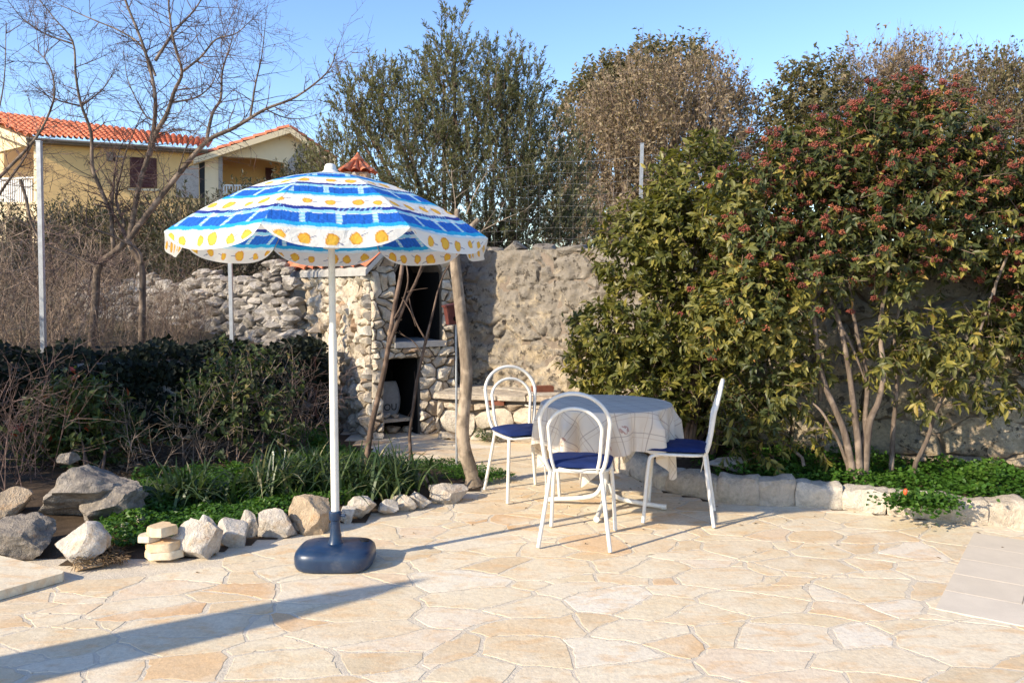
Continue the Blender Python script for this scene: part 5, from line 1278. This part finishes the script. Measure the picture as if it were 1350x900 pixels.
for pts, r0 in (([(1128, 640, 6.0), (1120, 600, 6.02), (1110, 560, 6.05), (1085, 500, 6.1), (1075, 440, 6.15), (1065, 370, 6.2), (1030, 290, 6.3)], .030), ([(1134, 642, 6.0), (1132, 590, 6.0), (1126, 540, 6.05), (1118, 480, 6.1), (1105, 420, 6.15), (1088, 380, 6.2), (1075, 300, 6.3)], .028), ([(1140, 641, 6.0), (1146, 560, 6.0), (1158, 530, 6.0), (1165, 490, 6.05), (1160, 430, 6.1), (1170, 360, 6.2), (1180, 220, 6.3)], .027), ([(1136, 640, 6.02), (1140, 560, 6.05), (1143, 500, 6.1), (1130, 440, 6.15), (1120, 380, 6.2), (1110, 290, 6.25)], .022), ([(1120, 620, 6.05), (1105, 580, 6.05), (1085, 545, 6.05), (1070, 530, 6.1)], .016), ([(1175, 618, 6.15), (1178, 560, 6.2), (1183, 500, 6.2), (1180, 440, 6.3), (1200, 330, 6.3)], .020), ([(1205, 614, 6.1), (1222, 580, 6.1), (1235, 540, 6.1), (1262, 490, 6.1), (1285, 455, 6.15), (1310, 380, 6.2)], .018), ([(1082, 520, 6.3), (1080, 480, 6.35), (1076, 420, 6.4)], .018), ([(1158, 440, 6.3), (1163, 400, 6.3), (1170, 330, 6.3)], .022), ([(1060, 605, 6.1), (1040, 588, 6.2), (1010, 560, 6.3)], .013), ([(1090, 400, 6.2), (1120, 450, 6.1), (1140, 500, 6.05)], .014), ([(1065, 370, 6.2), (1040, 330, 6.2), (990, 330, 6.2)], .012), ([(1310, 380, 6.2), (1330, 330, 6.2), (1340, 280, 6.3)], .012)):
    pp = smooth_path([P(*q) for q in pts], 5); pp[0] = pp[0] + Vector((0, 0, -.05)); mb.tube(pp, [max(.006, q) for q in lerp_r(r0, r0 * .4, len(pp))], 9)
lower(mb.build('trunk', M['bark_grey'], bush, smooth=60))

# ------------------------------------------------------------------ bare tree at the left
r = np.random.default_rng(251); YT = 8.6
bt = empty('bare_tree', P(122, 470, YT), 0, 'leafless grey tree with spreading branches in front of the yellow house', 'tree')
br = [([(118, 490), (122, 440), (126, 395), (130, 352), (150, 333), (170, 315), (172, 307), (183, 247), (197, 200), (203, 167), (205, 133), (200, 100), (187, 55), (165, 0), (160, -25)], .043, .009),
      ([(170, 315), (200, 275), (233, 233), (272, 187), (310, 168), (350, 144), (390, 128), (430, 97), (443, 70)], .033, .004),
      ([(197, 205), (206, 175), (220, 150), (230, 120), (240, 95), (230, 60), (223, 15), (222, -20)], .026, .006),
      ([(240, 95), (265, 75), (285, 52), (310, 45), (330, 28)], .013, .003), ([(205, 80), (230, 42), (255, 15), (270, -8)], .017, .005),
      ([(272, 187), (280, 150), (291, 130), (293, 95), (302, 65), (308, 45)], .019, .004), ([(330, 155), (337, 110), (345, 75), (350, 30)], .012, .003),
      ([(147, 283), (133, 250), (122, 220), (120, 175), (107, 138), (100, 100), (96, 55), (72, 25), (48, -5)], .023, .004), ([(96, 58), (60, 45), (30, 25), (10, 0)], .010, .003),
      ([(165, 300), (153, 262), (160, 225), (168, 195), (187, 150)], .016, .004), ([(150, 333), (147, 283), (150, 240)], .024, .014), ([(205, 100), (187, 62), (160, 42), (120, 25), (75, 5)], .013, .004),
      ([(107, 140), (70, 130), (40, 110)], .010, .003), ([(107, 140), (135, 118), (150, 95)], .010, .003), ([(228, 135), (260, 128), (280, 110), (288, 85)], .011, .003),
      ([(186, 490), (187, 440), (188, 390), (187, 352), (175, 330), (168, 316)], .037, .028), ([(187, 352), (182, 330), (150, 312), (118, 300), (110, 290)], .02, .006), ([(205, 160), (190, 150), (170, 110), (165, 85)], .009, .003), ([(350, 144), (375, 155), (400, 156), (428, 148)], .008, .002), ([(205, 180), (235, 170), (260, 178)], .009, .003), ([(233, 233), (245, 195), (262, 170)], .008, .003)]
segs = []; mains = []
mbt = MB()
for k, (pts, r0, r1) in enumerate(br):
    dy = 0 if k in (0, 1, 10, 15) else None; n_ = len(pts); ph = r.uniform(-1, 1) * .5
    pp = smooth_path([P(x, y, YT + (0 if dy == 0 else ph * i / n_)) for i, (x, y) in enumerate(pts)], 4)
    rad_ = lerp_r(r0, r1, len(pp)); mbt.tube(pp, rad_, 9)
    for i in range(2, len(pp) - 1):
        if pp[i].z < 2.1: continue
        d = (pp[i + 1] - pp[i]).normalized()
        for _ in range(2):
            if r.random() < .72:
                s_ = d.cross(Vector(r.normal(0, 1, 3))).normalized(); segs.append((pp[i], (d * r.uniform(.3, .9) + s_).normalized(), r.uniform(.18, .62), min(.0055, rad_[i] * .5), 2 if r.random() < .4 else 1))
    segs.append((pp[-1], (pp[-1] - pp[-2]).normalized(), .4, r1 * .8, 2))
lower(mbt.build('trunk', M['bark_grey'], bt, smooth=60))
a, b, ra_, rb_ = twigs(segs, r); v, f = sticks(a, b, ra_, rb_, 4); lower(mesh_np('twigs', v, [f], M['bark_twig'], bt, np.repeat(.5, len(v))))
# second bare tree whose boughs reach in from the left edge
bt2 = empty('bare_tree', P(-120, 480, 8.0), 0, 'bare boughs reaching in from the left edge below the roof', 'tree'); mb = MB(); segs = []
for pts, r0, r1 in (([(-120, 480), (-80, 380), (-30, 270), (5, 228), (32, 200), (55, 170), (72, 125), (64, 85), (40, 60)], .026, .003), ([(-100, 420), (-40, 330), (0, 255), (25, 220), (40, 195), (60, 150)], .02, .003), ([(-30, 270), (-10, 180), (5, 110), (8, 30)], .011, .003), ([(27, 237), (35, 265), (40, 290), (50, 312), (60, 322), (90, 335), (128, 352)], .016, .010)):
    pp = smooth_path([P(x, y, 8.1) for x, y in pts], 4); rad_ = lerp_r(r0, r1, len(pp)); mb.tube(pp, rad_, 8)
    for i in range(8, len(pp) - 1):
        for _ in range(2):
            if r.random() < .4:
                d = (pp[i + 1] - pp[i]).normalized(); s_ = d.cross(Vector(r.normal(0, 1, 3))).normalized(); segs.append((pp[i], (d * r.uniform(.3, .9) + s_).normalized(), r.uniform(.25, .7), .005, 2))
lower(mb.build('trunk', M['bark_grey'], bt2, smooth=60)); a, b, ra_, rb_ = twigs(segs, r); v, f = sticks(a, b, ra_, rb_, 3); lower(mesh_np('twigs', v, [f], M['bark_twig'], bt2, np.repeat(.5, len(v))))

# dry brown shrubs of the thicket (shared look)
def thicket_shrub(base, h, w, n, seed, rad=.008, mat='dry_twig'):
    r = np.random.default_rng(seed); sg = []
    for k in range(n):
        q = Vector((r.normal(0, w * .3), r.normal(0, w * .25), 0)); sg.append((q, (r.normal(0, .3), r.normal(0, .25), 1), h * r.uniform(.55, 1.0), rad, 2))
    a, b, ra_, rb_ = twigs(sg, r); v, f = sticks(a, b, ra_, rb_, 3); return mesh_np('dry_shrub', v, [f], M[mat], None, np.repeat(.5, len(v)))
protos = [thicket_shrub(None, 1.25, 1.1, 17, 260 + k) for k in range(3)]
spots = [(-20, 480, 8.2, 1.0), (25, 470, 8.6, 1.05), (75, 465, 8.9, .95), (110, 455, 9.6, 1.0), (150, 450, 9.8, .9), (205, 440, 9.4, .75), (235, 430, 9.6, .62), (20, 420, 10.5, 1.1), (90, 410, 11.0, 1.15), (160, 400, 11.5, 1.0), (-40, 440, 9.6, 1.2), (270, 420, 10.6, .6), (140, 474, 8.3, .55), (185, 470, 8.6, .5), (225, 465, 8.7, .45), (95, 476, 8.0, .5), (60, 480, 7.9, .6), (10, 484, 7.8, .7), (255, 440, 9.9, .5)]
for i, (x, y, Y, s) in enumerate(spots):
    o = protos[i] if i < 3 else protos[i % 3].copy()
    if i >= 3: C.objects.link(o)
    q = P(x, y, Y); o.location = (q.x, q.y, hz(.82, math.hypot(q.x, q.y) / 8.7) - .08); o.rotation_euler = (0, 0, i * 1.3); o.scale = (s, s, s)
    tag(o, 'dry brown leafless shrub tangled behind the fence at the left', 'shrub', 'dry shrubs of the thicket behind the fence')
# scrub of dull green bushes between the thicket and the house
sc_ = [(((265, 325, 14, 52), (300, 318, 14, 42), (330, 335, 13.6, 44)), 'dull green bush left of the parasol edge'), (((200, 325, 15.5, 46), (230, 308, 15.5, 40), (180, 340, 15, 46)), 'dull green bush under the maroon shutter'), (((120, 335, 16, 50), (90, 312, 16, 34), (150, 318, 16, 38)), 'scrubby bush below the middle of the yellow wall'), (((350, 292, 18, 36), (392, 262, 18, 30), (414, 232, 18, 20), (330, 285, 18, 30)), 'grey green bush below the loggia of the wing'), (((30, 345, 14, 55), (70, 350, 14, 50), (-10, 330, 14, 50)), 'brownish scrub bush below the arch of the house'), (((255, 350, 11.2, 36), (300, 345, 11.4, 34), (350, 330, 11.5, 34)), 'dark bush just above the dry stone wall')]
for i, (ls, lab) in enumerate(sc_):
    r = np.random.default_rng(270 + i); lb = [lobe(x, y, Y, rp, None, 1.0) for x, y, Y, rp in ls]
    lv, sv, _ = crown_of(lb, r, 700, 11, (.2, .55), .9, .5, .4, .06 * lb[0][0][1] / 12, .02 * lb[0][0][1] / 12, angle=.7, shell=.3, power=2)
    bs_ = Vector(lb[0][0]); bs_.z = hz(.82, math.hypot(bs_.x, bs_.y) / 8.7) - .1
    plant('scrub_bush', lab, 'bush', bs_, lb, M['bark_brown'], .03, [('crown', *lv, M['shrub_olive']), ('twigs', sv[0], [sv[1]], np.repeat(.5, len(sv[0])), M['bark_twig'])], stems=2, spread=.1, seed=i, group='scrub bushes between the thicket and the house')

# ------------------------------------------------------------------ trunk right of the fireplace, two saplings
r = np.random.default_rng(281)
tk = empty('tree', G(622, 634, .04), 0, 'slim grey trunk with a pruned head beside the small box on a post', 'tree'); mb = MB()
Yk = tk.location.y
pp = smooth_path([P(624, 640, Yk), P(620, 618, Yk), P(612, 590, Yk), P(610, 560, Yk), P(615, 500, Yk + .03), P(612, 450, Yk + .05), P(606, 400, Yk + .05), P(601, 355, Yk + .05), P(598, 325, Yk + .05)], 5)
rd = [.085, .07] + [.058] * 100; mb.tube(pp, [max(.042, .085 - .012 * i) if i < 4 else .056 - .0004 * i for i in range(len(pp))], 14)
for d in ((-.5, .2, .6), (.45, .1, .5), (.05, .4, .7), (.5, -.2, .25)):
    dd = Vector(d); mb.tube([pp[-3], pp[-1] + dd * .16, pp[-1] + dd * .42], [.045, .032, .018], 9)
sg = [(pp[-1] + Vector(d) * .3, d, .5, .006, 1) for d in ((-.5, .3, .5), (.5, .3, .3), (0, .5, .8), (.3, .2, .8))]
a, b, ra_, rb_ = twigs(sg, r); v, f = sticks(a, b, ra_, rb_, 3); mb.add(v, f); lower(mb.build('trunk', M['bark_pale'], tk, smooth=60))
def sapling(base, lines, lab, bark, seed):
    t = empty('sapling', base, 0, lab, 'sapling'); mb = MB(); Y = base.y; sg = []; r = np.random.default_rng(seed)
    for pts, r0, r1 in lines:
        pp = smooth_path([P(x, y, Y + .02 * i) for i, (x, y) in enumerate(pts)], 4); mb.tube(pp, lerp_r(r0, r1, len(pp)), 9)
        for i in range(len(pp) // 2, len(pp)):
            if r.random() < .35:
                d = (pp[i] - pp[i - 1]).normalized(); sg.append((pp[i], (d + Vector(r.normal(0, .5, 3))).normalized(), r.uniform(.08, .2), .003, 0))
    if sg: a, b, ra_, rb_ = twigs(sg, r); v, f = sticks(a, b, ra_, rb_, 3); mb.add(v, f)
    lower(mb.build('trunk', bark, t, smooth=60))
sapling(G(481, 622, .05), [([(480, 630), (484, 600), (490, 560), (497, 530), (507, 485), (513, 450), (520, 405), (528, 365), (532, 335)], .026, .016), ([(511, 460), (524, 425), (535, 397), (548, 372), (558, 345)], .017, .010), ([(520, 420), (530, 400), (538, 370), (535, 345)], .009, .005), ([(530, 392), (541, 410), (548, 430)], .006, .003)], 'thicker leaning brown sapling in front of the fireplace, rising from strappy leaves', M['bark_brown'], 1)
sapling(G(540, 616, .05), [([(540, 624), (541, 595), (540, 570), (545, 535), (549, 505), (556, 472), (562, 445)], .015, .012), ([(562, 445), (570, 415), (577, 385), (586, 360), (596, 345)], .010, .005), ([(561, 447), (551, 430), (543, 410), (538, 385)], .008, .004), ([(554, 463), (545, 450), (528, 440)], .006, .003)], 'thin forked sapling with pale shoots before the fireplace opening', M['bark_brown'], 2)

# ------------------------------------------------------------------ left bed shrubs
r = np.random.default_rng(291)
rl_ = [lobe(x, y, 7.0 + dy, rp, None, sq) for x, y, rp, sq, dy in ((270, 545, 36, .9, 0), (320, 530, 44, .9, 0), (300, 500, 32, .8, .2), (325, 480, 28, .8, .3), (245, 560, 26, .9, -.1), (360, 520, 34, .9, .3), (350, 560, 30, .8, 0), (300, 590, 30, .7, -.2))]
lv, sv, _ = crown_of(rl_, r, 270, 9, (.08, .25), .6, .7, .5, .05, .032, kind='leaf', angle=.95, shell=.3, rmode=lambda n_, sr, r: np.clip(.3 * sr + .7 * r.random(n_), 0, 1) ** 1.1)
plant('rose_bush', 'loose green rose bush with some withered leaves before the ivy', 'bush', G(310, 622, .08), rl_, M['bark_brown'], .010, [('crown', *lv, M['rose_leaf']), ('twigs', sv[0], [sv[1]], np.repeat(.5, len(sv[0])), M['dry_twig'])], stems=5, spread=.12, seed=12)
pl_ = [lobe(x, y, 6.5 + dy, rp, None, sq) for x, y, rp, sq, dy in ((85, 550, 40, .9, 0), (125, 545, 34, .9, .1), (60, 585, 36, .8, -.1), (110, 590, 44, .7, 0), (150, 580, 30, .8, .2), (100, 525, 22, .8, 0))]
lv, sv, _ = crown_of(pl_, r, 420, 10, (.06, .18), .8, .8, .4, .065, .026, kind='leaf', angle=.8, shell=.4, rmode=lambda n_, sr, r: np.clip(.6 * sr + .4 * r.random(n_), 0, 1))
plant('red_tipped_shrub', 'low shrub with red young leaf tips behind the largest boulder', 'shrub', G(100, 622, .15), pl_, M['bark_brown'], .014, [('crown', *lv, M['photinia_leaf']), ('twigs', sv[0], [sv[1]], np.repeat(.5, len(sv[0])), M['bark_brown'])], stems=4, spread=.1, seed=13)
for (x, y, z, h, w_, n_, lab, sd_) in ((20, 640, .12, .95, .55, 22, 'dry twiggy shrub at the left edge behind the boulders', 1), (385, 600, .06, .8, .5, 16, 'brown dry stalks standing by the left side of the fireplace', 2), (195, 620, .1, .62, .3, 5, 'pale bare twig plant in front of the dark ivy', 3), (262, 612, .1, .55, .35, 6, 'pale bare twigs under the left side of the rose bush', 4), (408, 588, .05, .85, .4, 9, 'tangle of pale bare stems beside the fireplace side wall', 5), (140, 610, .12, .7, .35, 6, 'bare pale twigs right of the red tipped shrub', 6)):
    o = thicket_shrub(None, h, w_, n_, 300 + sd_, .0045, 'dry_twig' if sd_ >= 3 else 'bark_twig'); o.name = 'dry_stalks'; q = G(x, y, z); o.location = q; tag(o, lab, 'dry plant')

# strappy iris clumps
def blades(n, h, spread, r):
    a = r.uniform(0, 2 * math.pi, n); lean = r.uniform(.25, 1.25, n); hh = h * r.uniform(.6, 1.1, n); K = 6; ww = r.uniform(.013, .025, n)
    base = np.stack([r.normal(0, spread * .35, n), r.normal(0, spread * .3, n), np.zeros(n)], 1); d = np.stack([np.cos(a), np.sin(a), 0 * a], 1); s_ = np.stack([-np.sin(a), np.cos(a), 0 * a], 1)
    V = []
    for k in range(K):
        t = k / (K - 1); q = base + d * (hh * lean * t ** 1.6 * .95)[:, None]; q[:, 2] += hh * (t - .62 * lean * t ** 2.6); wk = ww * (1 - t ** 2.2) + .001
        V += [q - s_ * (wk / 2)[:, None], q + s_ * (wk / 2)[:, None]]
    V = np.stack(V, 1).reshape(-1, 3); T = np.array([(2 * k, 2 * k + 1, 2 * k + 3, 2 * k + 2) for k in range(K - 1)])
    F = (np.arange(n)[:, None, None] * 2 * K + T[None]).reshape(-1, 4); return V, F, np.repeat(r.random(n), 2 * K)
ir = [(235, 665, 170, .40, .34, 'clump of long green strappy leaves by the boulders, left of three'), (355, 655, 160, .46, .36, 'upright clump of strappy leaves with small white flowers, left of the pole'), (480, 648, 340, .42, .5, 'big sprawling clump of strappy leaves right of the parasol pole'), (405, 640, 150, .44, .32, 'small strappy clump just left of the parasol pole'), (520, 640, 150, .34, .3, 'strappy leaves drooping over the low white rocks at the sapling foot')]
for i, (x, y, n_, h, sp, lab) in enumerate(ir):
    r = np.random.default_rng(320 + i); V, F, R2 = blades(n_, h, sp, r); q = G(x, y, .05); root = empty('iris_clump', q, 0, lab, 'plant', 'clumps of strappy leaves in the left bed')
    mesh_np('leaves', V, [F], M['iris'], root, R2)
    if i == 1:
        mb = MB()
        for k in range(3): p = Vector((r.normal(.02, .07), r.normal(0, .05), r.uniform(.28, .36))); mb.tube([(p.x * .6, p.y * .6, 0), p], .0018, 5); rock_mesh(mb, p, (.014, .014, .018), 900 + k, sub=1, cuts=2)
        mb.build('flowers', plain('white_petals', (.75, .72, .55), .6), root)

# ground cover
def cover(name, poly, n, L, W, zf, h, seed, mat, dens=None):
    r = np.random.default_rng(seed); xs = [p[0] for p in poly]; ys = [p[1] for p in poly]; pts = []
    while len(pts) < n:
        x, y = r.uniform(min(xs), max(xs)), r.uniform(min(ys), max(ys))
        if pt_in(poly, x, y) and (dens is None or r.random() < dens(x, y)): pts.append((x, y))
    pts = np.array(pts); hb = np.array([max(0, .5 + .9 * noise.noise(Vector((x * 4, y * 4, seed)))) for x, y in pts])
    z = np.array([zf(x, y) for x, y in pts]) + hb * h * r.random(n) + .01
    pos = np.stack([pts[:, 0], pts[:, 1], z], 1); ax = unit(r.normal(0, 1, (n, 3)) * np.array([1, 1, .35])); nr = unit(np.array([0, 0, 1.0]) + r.normal(0, .35, (n, 3)))
    lv = leafmesh(pos, ax, nr, L * r.uniform(.6, 1.3, n), W * r.uniform(.7, 1.2, n), np.clip(.5 * hb + .5 * r.random(n), 0, 1), 'kite', .12); o = mesh_np(name, *lv[:2], mat, None, lv[2]); return tag(o, kind='stuff')
xy = lambda l, z=0: [tuple(G(x, y, z).xy) for x, y in l]
o = cover('clover', xy(((110, 725), (160, 735), (215, 728), (290, 712), (390, 690), (470, 674), (545, 655), (540, 622), (470, 606), (430, 588), (395, 592), (330, 630), (200, 640), (150, 672))), 26000, .03, .026, zl, .09, 401, M['clover']); tag(o, 'low green clover between the boulders and the edging rocks', 'clover')
o = cover('clover', xy(((360, 612), (420, 600), (440, 582), (400, 575), (355, 590))), 3500, .035, .03, zl, .2, 402, M['clover']); tag(o, 'bright green clover patch at the left foot of the fireplace', 'clover')
o = cover('grass', xy(((535, 626), (560, 640), (600, 640), (650, 640), (680, 634), (660, 626), (625, 622), (600, 614), (545, 613))), 6000, .028, .010, lambda x, y: .03, .05, 403, M['clover']); tag(o, 'short green grass around the foot of the slim trunk', 'grass')
RB = [tuple(k.xy + Vector((.02, .16))) for k in KERB[3:]] + [(6, 5.6), (3.4, 6.6), (2.4, 7.2), (1.5, 7.5), (1.4, 7.0)]
o = cover('clover', RB, 17000, .036, .032, zr, .15, 404, M['clover'], lambda x, y: .15 + .85 * min(1, max(0, (x - 1.75) / .3)) * (1 if y < 6.5 else .35)); tag(o, 'lush bright green clover along the bed in front of the berry shrub', 'clover')
sp = G(1222, 672, .13); r = np.random.default_rng(405); n_ = 1100
pos = np.stack([sp.x + r.normal(0, .11, n_), sp.y + .06 + r.normal(0, .05, n_) , .14 + r.random(n_) * .08], 1); fr = pos[:, 1] < sp.y + .0; pos[fr, 2] -= (sp.y - pos[fr, 1]) * .9
lv = leafmesh(pos, r.normal(0, 1, (n_, 3)) * np.array([1, 1, .4]), np.array([0, -.4, 1]) + r.normal(0, .35, (n_, 3)), .034, .03, r.random(n_), 'kite'); tag(mesh_np('clover', *lv[:2], M['clover'], None, lv[2]), 'tuft of clover spilling over the right kerb', 'clover', kind='stuff')
mb = MB(); rock_mesh(mb, (0, 0, 0), (.028, .028, .045), 406, sub=2, cuts=2); o = mb.build('red_fruit', M['flower'], smooth=60); o.location = P(1194, 648, sp.y - .02); tag(o, 'small orange red fruit caught in the clover spilling over the kerb', 'fruit')
o = cover('leaf_litter', xy(((95, 756), (130, 752), (165, 750), (160, 725), (130, 715), (110, 735))), 1400, .05, .008, lambda x, y: .03, .05, 407, M['litter']); tag(o, 'heap of dry stalks and leaves beside the flat stone stack', 'litter')
o = cover('leaf_litter', xy(((280, 640), (420, 600), (400, 580), (200, 600), (60, 640), (150, 660))), 2500, .05, .016, zl, .04, 408, M['litter']); tag(o, 'brown withered leaves on the soil under the rose bush', 'litter')
o = cover('grass', xy(((625, 582), (640, 586), (660, 584), (655, 570), (630, 570))), 900, .06, .012, lambda x, y: .02, .14, 409, M['iris']); tag(o, 'green weeds at the foot of the stone bench', 'weeds')

r = np.random.default_rng(430); n_ = 70
pts = [(r.uniform(-2.6, 4.0), r.uniform(3.2, 6.6)) for _ in range(400)]; pts = [p for p in pts if not pt_in(LEFT_BED, *p) and not pt_in(RIGHT_BED, *p)]; pts = np.array(sorted(pts, key=lambda p: -abs(p[1] - 3) + 1.5 * r.random())[:n_])
pos = np.stack([pts[:, 0], pts[:, 1], np.full(len(pts), .008)], 1)
lv = leafmesh(pos, r.normal(0, 1, (len(pts), 3)) * np.array([1, 1, .1]), np.array([0, 0, 1.0]) + r.normal(0, .2, (len(pts), 3)), .028 * r.uniform(.5, 1.3, len(pts)), .011, r.random(len(pts)), 'kite', .25)
tag(mesh_np('leaf_litter', *lv[:2], M['litter'], None, lv[2]), 'few dry fallen leaves scattered over the paving', 'litter', kind='stuff')

# ------------------------------------------------------------------ unseen at the left: parasol and bush added to throw shadows into view
fp = empty('stand_in_parasol', (-4.02, 1.93, .008), 0, 'unseen stand-in folded parasol added at the left to cast the long shadow', 'parasol')  # stand-in added for the long paving shadow; its real caster is unknown
mb = MB(); mb.lathe([(.02, .75), (.17, .78), (.19, .95), (.17, 1.45), (.14, 1.8), (.08, 2.05), (.03, 2.18)], n=20); mb.build('folded_canopy', plain('cream_canvas', (.7, .66, .58), .8), fp, smooth=50)
mb = MB(); mb.tube([(0, 0, .05), (0, 0, 2.22)], .022, 14); mb.build('pole', M['white_metal'], fp, smooth=50)
mb = MB(); mb.lathe([(.25, 0), (.25, .05), (.06, .09), (.035, .3), (.03, .32)], n=24); mb.build('stand', M['concrete'], fp, smooth=40)
r = np.random.default_rng(420); hl_ = [(np.array((x, y, z)), np.array((s, s, s * .95))) for x, y, z, s in ((-6.2, 4.8, 1.1, .9), (-6.0, 5.6, 1.7, .9), (-6.6, 5.2, 2.1, .9), (-5.9, 5.1, 2.4, .7), (-6.9, 4.4, 1.4, .9), (-5.6, 5.9, 1.0, .6))]
lv, sv, _ = crown_of(hl_, r, 1100, 11, (.12, .35), .6, .8, .5, .09, .045, angle=.9, shell=.3, power=1.8)
plant('added_shade_bush', 'unseen tall evergreen bush added at the left to shade the garden bed', 'bush', (-6.2, 5.1, 0), hl_, M['bark_brown'], .05, [('crown', *lv, M['dark_leaf']), ('twigs', sv[0], [sv[1]], np.repeat(.5, len(sv[0])), M['bark_brown'])], stems=2, spread=.1, seed=20)  # added out of view to keep the left bed and ivy shaded
